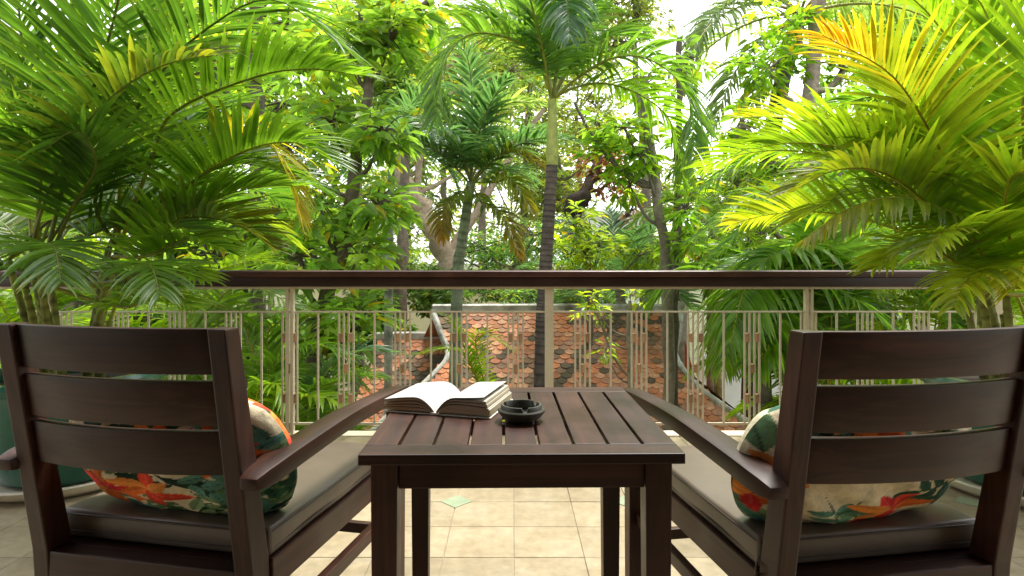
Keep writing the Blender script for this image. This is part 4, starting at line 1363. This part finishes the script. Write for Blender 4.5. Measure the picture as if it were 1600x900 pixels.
clump('lush green palm clump under the railing beside the open book', -2.05, 5.7, -1.35, [
    dict(pts=[V(480, 640, 5.5), V(540, 590, 5.3), V(600, 590, 5.1)]),
    dict(pts=[V(420, 600, 5.6), V(480, 540, 5.4), V(560, 560, 5.2)], color='areca'),
    dict(pts=[V(500, 600, 5.8), V(560, 550, 5.8), V(625, 550, 5.8)], color='blue'),
    dict(pts=[V(420, 560, 5.8), V(440, 500, 5.6), V(500, 490, 5.4)]),
    dict(pts=[V(400, 560, 5.8), V(370, 490, 5.6), V(300, 470, 5.4)], color='pale'),
    dict(pts=[V(440, 650, 5.3), V(500, 620, 5.0), V(560, 650, 4.8)], color='lime'),
    dict(pts=[V(400, 640, 5.3), V(430, 600, 5.0), V(450, 640, 4.8)], color='lime')], 20, 41, 'areca', 60, 180, 1.35, L=.42, W=.036, ages=.25)
clump('palm clump with pale arching leaves seen past the big potted areca', -3.0, 6.0, -.5, [
    dict(pts=[V(340, 480, 5.8), V(400, 450, 5.5), V(460, 480, 5.2)], color='pale'),
    dict(pts=[V(320, 460, 5.8), V(380, 410, 5.6), V(450, 415, 5.4)], color='lime'),
    dict(pts=[V(280, 480, 5.6), V(250, 430, 5.4), V(210, 470, 5.2)], color='pale')], 18, 43, 'areca', 30, 180, 1.6, L=.5, ages=.2)
clump('feathery young palm growing over the tiled roof below the book', -0.42, 7.0, -.95, [
    dict(pts=[V(735, 570, 6.8), V(700, 545, 6.5), V(645, 555, 6.3)], color='lime'),
    dict(pts=[V(745, 550, 6.8), V(755, 520, 6.6), V(800, 545, 6.4)], color='lime', age=.4),
    dict(pts=[V(720, 530, 6.8), V(705, 500, 6.7), V(690, 490, 6.6)], color='areca')], 9, 47, 'lime', 0, 180, .85, L=.26, W=.022, ages=.6, canes=3, cane_r=.022)
clump('dense palm clump hanging over the garden beside the end of the handrail', 3.35, 6.3, -.3, [
    dict(pts=[V(1250, 440, 6.0), V(1200, 405, 5.8), V(1130, 420, 5.6)], color='green'),
    dict(pts=[V(1290, 420, 6.0), V(1270, 330, 5.8), V(1190, 330, 5.6), V(1120, 400, 5.5)], color='green', L=.6),
    dict(pts=[V(1300, 400, 6.0), V(1280, 270, 5.8), V(1200, 235, 5.6), V(1100, 290, 5.4)], color='green', L=.65, nl=54, droop=.6),
    dict(pts=[V(1310, 400, 6.2), V(1330, 250, 6.2), V(1280, 170, 6.1), V(1170, 180, 6.0)], color='areca', L=.65, nl=54, droop=.5),
    dict(pts=[V(1300, 400, 5.8), V(1260, 320, 5.4), V(1190, 300, 5.1), V(1090, 370, 4.9)], color='green', L=.5, nl=50, droop=.5),
    dict(pts=[V(1330, 400, 6.2), V(1390, 280, 6.2), V(1450, 260, 6.0)], color='lime'),
    dict(pts=[V(1300, 480, 6.0), V(1340, 470, 5.7), V(1390, 510, 5.5)], color='green')], 14, 51, 'lime', 40, 130, 1.5, L=.5, W=.042, ages=.2)
clump('lime palm clump far to the right behind the yellow areca', 5.2, 7.0, .6, [], 18, 57, 'lime', -60, 180, 2.1, L=.5, W=.042, ages=.3)
clump('green palm clump behind the big potted areca at the end of the railing', -5.0, 6.6, .0, [], 18, 61, 'lime', 40, 180, 2.2, L=.5, W=.042, ages=.2)

# ------------------------------------------------------------------ broadleaf trees
Yt = 6.6
def B(px, py, Y, rx, rz, n, ry=None):
    return (V(px, py, Y), (rx / F * Y, ry if ry else max(.35, rx / F * Y * .8), rz / F * Y), n)
broad_tree('leafy tree with a bent brown trunk and large drooping leaves near the blue-green palm',
           [G(470, Yt), V(492, 560, Yt), V(530, 410, Yt), V(552, 290, Yt), V(570, 180, Yt), V(582, 75, Yt)], .095, .05,
           [B(540, 60, 6.5, 60, 60, 42), B(610, 60, 6.6, 50, 60, 36), B(480, 110, 6.9, 60, 60, 34), B(520, 190, 6.4, 55, 45, 30), B(600, 205, 6.3, 45, 45, 26), B(450, 230, 6.8, 50, 60, 26),
            B(590, 320, 6.4, 38, 42, 22), B(500, 320, 6.4, 45, 40, 26), B(470, 400, 6.5, 60, 40, 32), B(560, 400, 6.5, 48, 30, 22), B(560, 500, 6.4, 45, 42, 20), B(500, 500, 6.4, 40, 40, 16), B(430, 340, 7.0, 45, 60, 24), B(640, 20, 6.8, 50, 40, 24)],
           limbs=[([V(582, 75, Yt), V(620, 45, Yt), V(672, 0, Yt), V(720, -60, Yt)], .05, .03), ([V(585, 78, Yt), V(565, 40, Yt), V(560, -20, Yt)], .035, .02), ([V(545, 320, Yt), V(530, 300, Yt), V(522, 270, Yt)], .015, .006)],
           size=.235, per=7, seed=3, base=(.115, .24, .03), density=.85)
broad_tree('dark-trunked broadleaf tree just past the potted areca leaves', [G(420, 7.6), V(408, 600, 7.6), V(402, 430, 7.6), V(402, 290, 7.6), V(398, 120, 7.6), V(400, -40, 7.6)], .11, .07,
           [B(400, 20, 7.6, 90, 60, 40), B(330, 110, 7.8, 80, 70, 34), B(450, 40, 7.8, 60, 60, 26), B(380, 350, 7.4, 55, 55, 26), B(330, 400, 7.4, 60, 50, 22), B(440, 160, 8, 60, 50, 22), B(390, 560, 7.2, 45, 60, 16)], size=.23, per=7, seed=9, base=(.12, .25, .025), density=.85, bark=(.13, .11, .09))
Yr = 7.2
broad_tree('thin grey trunk with a long branch sweeping up toward the slender palm',
           [G(1046, Yr), V(1045, 600, Yr), V(1042, 430, Yr), V(1028, 320, Yr), V(1012, 190, Yr), V(1005, 120, Yr)], .075, .045,
           [B(975, 200, 7.2, 42, 28, 20), B(950, 240, 7.2, 34, 30, 16), B(1010, 240, 7.1, 30, 35, 16), B(985, 290, 7.3, 30, 30, 12), B(1070, 330, 7.0, 30, 40, 14), B(1010, 130, 7.4, 40, 40, 14), B(1060, 380, 7.1, 30, 22, 10), B(930, 190, 7.3, 24, 20, 8)],
           limbs=[([V(1020, 290, Yr), V(985, 275, Yr), V(950, 245, Yr), V(915, 195, Yr), V(898, 160, Yr)], .032, .016)], size=.17, per=8, seed=12, base=(.11, .24, .018), bark=(.24, .21, .18))
broad_tree('second thin dark trunk close beside the grey one, tufts of small leaves', [G(1054, 7.5), V(1052, 560, 7.5), V(1054, 430, 7.5), V(1058, 320, 7.5), V(1060, 190, 7.5), V(1062, 60, 7.5)], .062, .035,
           [B(1060, 230, 7.5, 30, 40, 14), B(1085, 280, 7.4, 28, 36, 12), B(1075, 90, 7.6, 40, 40, 16), B(1100, 390, 7.5, 34, 30, 14)], size=.16, per=7, seed=13, base=(.075, .17, .02), bark=(.12, .10, .085))
broad_tree('slender sapling with pale stem and bright leaves in front of the tiled roof', [G(988, 7.6), V(985, 600, 7.6), V(982, 520, 7.6), V(984, 470, 7.6)], .05, .022,
           [B(930, 490, 7.5, 26, 12, 7), B(945, 545, 7.5, 22, 12, 5), B(925, 470, 7.5, 24, 14, 6), B(985, 462, 7.6, 26, 12, 6)], limbs=[([V(983, 590, 7.6), V(960, 560, 7.55), V(940, 510, 7.5), V(930, 480, 7.5)], .016, .006)], size=.13, per=6, seed=15, base=(.13, .25, .02), bark=(.32, .28, .22))
broad_tree('big old tree with a thick pale leaning trunk behind the roof ridge', [G(705, 13.5), V(698, 500, 13.5), V(700, 410, 13.5), V(665, 340, 13.5), V(625, 265, 13.5), V(600, 170, 13.5)], .30, .17,
           [B(560, 120, 13.5, 110, 90, 130), B(690, 90, 14, 110, 80, 130), B(800, 110, 14.5, 90, 80, 110), B(660, 250, 14.5, 60, 60, 50), B(760, 230, 15, 60, 60, 50), B(600, 10, 14, 110, 60, 90), B(800, 20, 14.5, 110, 60, 90)],
           limbs=[([V(700, 400, 13.5), V(745, 330, 13.8), V(800, 240, 14.2), V(850, 170, 14.6)], .12, .05), ([V(650, 310, 13.5), V(660, 220, 13.8), V(690, 120, 14)], .1, .05)], size=.22, per=8, seed=18, base=(.10, .20, .04), bark=(.46, .37, .28), kind='far')
broad_tree('tree with reddish brown leaves and a dark hanging nest behind the slender palm', [G(935, 12.5), V(905, 420, 12.5), V(903, 330, 12.5), V(928, 270, 12.5), V(950, 200, 12.5)], .16, .09,
           [B(955, 280, 12.5, 45, 26, 36), B(930, 250, 12.5, 34, 24, 26), B(985, 330, 12.3, 22, 24, 14), B(970, 250, 12.5, 30, 30, 18)], size=.17, per=8, seed=20, base=(.13, .075, .035), bark=(.10, .075, .06), yellow=.1, kind='far')
nest = link('hanging_nest', mesh_np('nest', *(lambda v, f: (v, f))(*tube(spline([V(890, 345, 12.2), V(893, 330, 12.2), V(902, 318, 12.2), V(915, 305, 12.2), V(920, 298, 12.2)], 12), [.02, .08, .12, .17, .19, .17, .2, .17, .13, .12, .07, .02], 14, .2, 4))), None, SOIL)
tag(nest, 'dark rough nest lump clinging to the reddish-leaved tree', 'nest')
broad_tree('broadleaf tree with light green bunches above the drooping palm, right of the white sky gap', [G(1265, 9.2), V(1255, 430, 9.2), V(1262, 300, 9.2), V(1270, 120, 9.2), V(1278, -20, 9.2)], .14, .10,
           [B(1200, 110, 9.0, 60, 40, 40), B(1160, 200, 8.8, 45, 40, 28), B(1240, 40, 9.2, 70, 40, 40), B(1210, 260, 8.8, 40, 40, 24), B(1190, 330, 8.6, 36, 36, 18), B(1320, 110, 9.6, 70, 80, 46), B(1320, 260, 9.6, 60, 70, 40), B(1290, 380, 9.2, 50, 40, 26)],
           size=.19, per=8, seed=22, base=(.12, .26, .018), bark=(.30, .25, .21))
broad_tree('leafy tree with a low dark branch behind the end of the handrail', [G(1480, 7.8), V(1475, 470, 7.8), V(1440, 412, 7.8), V(1405, 398, 7.8), V(1375, 390, 7.8)], .08, .03,
           [B(1400, 350, 8, 60, 40, 28), B(1450, 300, 8.2, 60, 50, 30), B(1480, 440, 7.9, 70, 40, 26), B(1400, 470, 8.2, 60, 40, 24)], size=.18, per=8, seed=24, base=(.085, .19, .02), bark=(.11, .085, .065))
broad_tree('bright shrubby tree with yellow-green leaves above the middle of the handrail', [G(925, 9.3), V(920, 430, 9.3), V(915, 380, 9.3)], .06, .03,
           [B(900, 350, 9.3, 40, 30, 22), B(935, 385, 9.2, 50, 28, 26), B(890, 400, 9.2, 40, 26, 20), B(1000, 400, 9.4, 40, 26, 18)], size=.16, per=7, seed=26, base=(.14, .25, .02), kind='near')

# trees that close the view
back = [
    # px, py, Y, rx, rz, number of bunches, colour, leaf size, label
    (60, 150, 13, 150, 120, 260, (.13, .24, .03), .24, 'pale lime tree behind the upper leaves of the big potted areca'),
    (230, 220, 14, 190, 170, 420, (.12, .24, .025), .22, 'bright green tree filling the gap between the big potted areca and the dark-trunked tree'),
    (400, 200, 16, 160, 190, 420, (.10, .21, .03), .22, 'mid green tree behind the dark-trunked broadleaf tree'),
    (520, 380, 12, 130, 80, 260, (.095, .20, .035), .18, 'low dark green tree behind the bent thin trunk'),
    (620, 430, 16.5, 110, 60, 240, (.07, .15, .03), .16, 'fine-leaved green bush tree behind the pale leaning trunk'),
    (800, 400, 15.5, 150, 60, 340, (.065, .16, .035), .15, 'feathery bamboo-like tree beyond the roof ridge'),
    (880, 250, 19, 150, 110, 300, (.13, .21, .05), .24, 'pale airy tree high beyond the slender palm'),
    (830, 60, 20, 190, 90, 300, (.14, .23, .04), .26, 'yellowish airy crown far behind the slender palm leaves'),
    (990, 30, 17, 80, 70, 120, (.12, .19, .05), .22, 'thin-leaved crown beside the white sky gap'),
    (1010, 400, 16, 110, 50, 240, (.07, .17, .03), .16, 'low hedge-like tree behind the two thin trunks'),
    (1140, 400, 14, 90, 60, 220, (.05, .13, .025), .16, 'dark green tree behind the small yellow-stemmed palm'),
    (1330, 330, 13, 130, 150, 380, (.11, .23, .02), .22, 'green tree behind the lime areca leaves'),
    (1480, 180, 13, 170, 220, 460, (.13, .26, .02), .24, 'lime green tree filling the view behind the yellow areca'),
    (1630, 300, 12, 130, 200, 300, (.10, .22, .02), .22, 'mid green tree past the far end of the railing'),
    (1380, 30, 15, 140, 110, 260, (.13, .24, .03), .24, 'high lime crown above the yellow areca tips'),
    (1300, 520, 12.5, 150, 80, 280, (.08, .18, .03), .18, 'low green tree behind the right run of rail bars'),
    (470, 560, 10.5, 130, 90, 300, (.085, .19, .03), .18, 'green undergrowth tree below the left run of rail bars'),
    (230, 480, 11, 170, 110, 340, (.085, .19, .03), .2, 'green tree showing under the potted areca beside the handrail end'),
    (-60, 320, 11, 150, 200, 300, (.10, .22, .03), .22, 'broad green tree past the pale end of the left railing'),
    (690, 180, 22, 170, 120, 260, (.14, .21, .06), .28, 'pale tree far behind the blue-green palm'),
    (1060, 300, 24, 120, 60, 120, (.13, .20, .06), .26, 'small pale tree far beyond the two thin trunks'),
    (560, 60, 18, 170, 110, 300, (.13, .22, .04), .25, 'pale green high crown behind the bent thin trunk'),
    (330, 20, 17, 170, 90, 280, (.13, .23, .03), .25, 'light crown far above the yellow-tipped areca leaf'),
    (340, 340, 10.8, 110, 90, 300, (.10, .21, .03), .2, 'bushy green tree in the gap under the yellow-tipped areca leaf'),
    (300, 120, 12.0, 130, 110, 300, (.11, .22, .03), .22, 'green tree crown behind the arching upper areca leaf'),
    (640, 120, 12.0, 70, 110, 220, (.10, .20, .04), .2, 'green crown hanging between the bent trunk and the blue-green palm'),
    (130, 260, 9.5, 120, 100, 240, (.11, .23, .03), .22, 'green tree close behind the canes of the big potted areca'),
    (1130, 300, 16, 80, 70, 160, (.11, .22, .04), .22, 'light tree beneath the white sky gap'),
    (150, 360, 27, 200, 110, 260, (.12, .21, .04), .34, 'far pale tree behind the base of the big potted areca leaves'),
    (420, 380, 28, 170, 90, 240, (.11, .20, .05), .34, 'far green tree between the dark trunk and the bent trunk'),
    (640, 330, 27, 150, 110, 240, (.12, .20, .05), .34, 'far tree seen either side of the pale leaning trunk'),
    (800, 300, 28, 150, 130, 280, (.13, .21, .05), .34, 'far tree between the blue-green palm and the slender palm'),
    (760, 120, 26, 180, 120, 240, (.14, .22, .05), .34, 'far high crown above the blue-green palm'),
    (960, 385, 27, 130, 50, 180, (.12, .21, .05), .32, 'far low tree beside the glimpsed white building'),
    (900, 140, 27, 110, 120, 170, (.14, .22, .05), .32, 'far airy crown behind the crownshaft of the slender palm'),
    (1200, 360, 26, 150, 100, 240, (.12, .22, .04), .34, 'far tree behind the leaning coconut trunk'),
    (1430, 330, 25, 170, 140, 260, (.13, .24, .03), .34, 'far lime tree behind the end of the handrail'),
    (680, 455, 13.0, 80, 36, 200, (.06, .15, .03), .15, 'small leafy shrub tree at the foot of the pale leaning trunk'),
    (590, 500, 11.5, 60, 50, 200, (.07, .17, .03), .16, 'shrub tree beside the tiled wing roof'),
    (880, 462, 12.6, 130, 22, 220, (.06, .15, .03), .14, 'clipped green shrub row just behind the white ridge'),
]
for i, (px, py, Y, rx, rz, n, c, sz, lab) in enumerate(back):
    rg = np.random.default_rng(200 + i)
    ctr = V(px, py, Y)
    ft = np.array([ctr[0] + rg.uniform(-.3, .3), Y, GZ])
    RX_, RZ_ = rx / F * Y, rz / F * Y
    blobs = []
    nb = 9
    for k in range(nb):
        d_ = norm(rg.normal(size=3)) * rg.uniform(.35, .75)
        blobs.append((ctr + d_ * np.array([RX_, min(RX_, 1.8), RZ_]), (RX_ * rg.uniform(.35, .55), min(RX_, 1.6) * .5, RZ_ * rg.uniform(.35, .55)), 1.9 * n / nb * rg.uniform(.7, 1.3)))
    low = ctr - np.array([0, 0, RZ_ * .3])
    broad_tree(lab, [ft, ft * .5 + low * .5 + np.array([rg.uniform(-.3, .3), 0, 0]), low], .12 + .006 * Y, .07, blobs, size=sz, per=9, base=c, seed=300 + i, kind='far', group='trees closing the view', bark=(.2, .17, .14), var=.28)
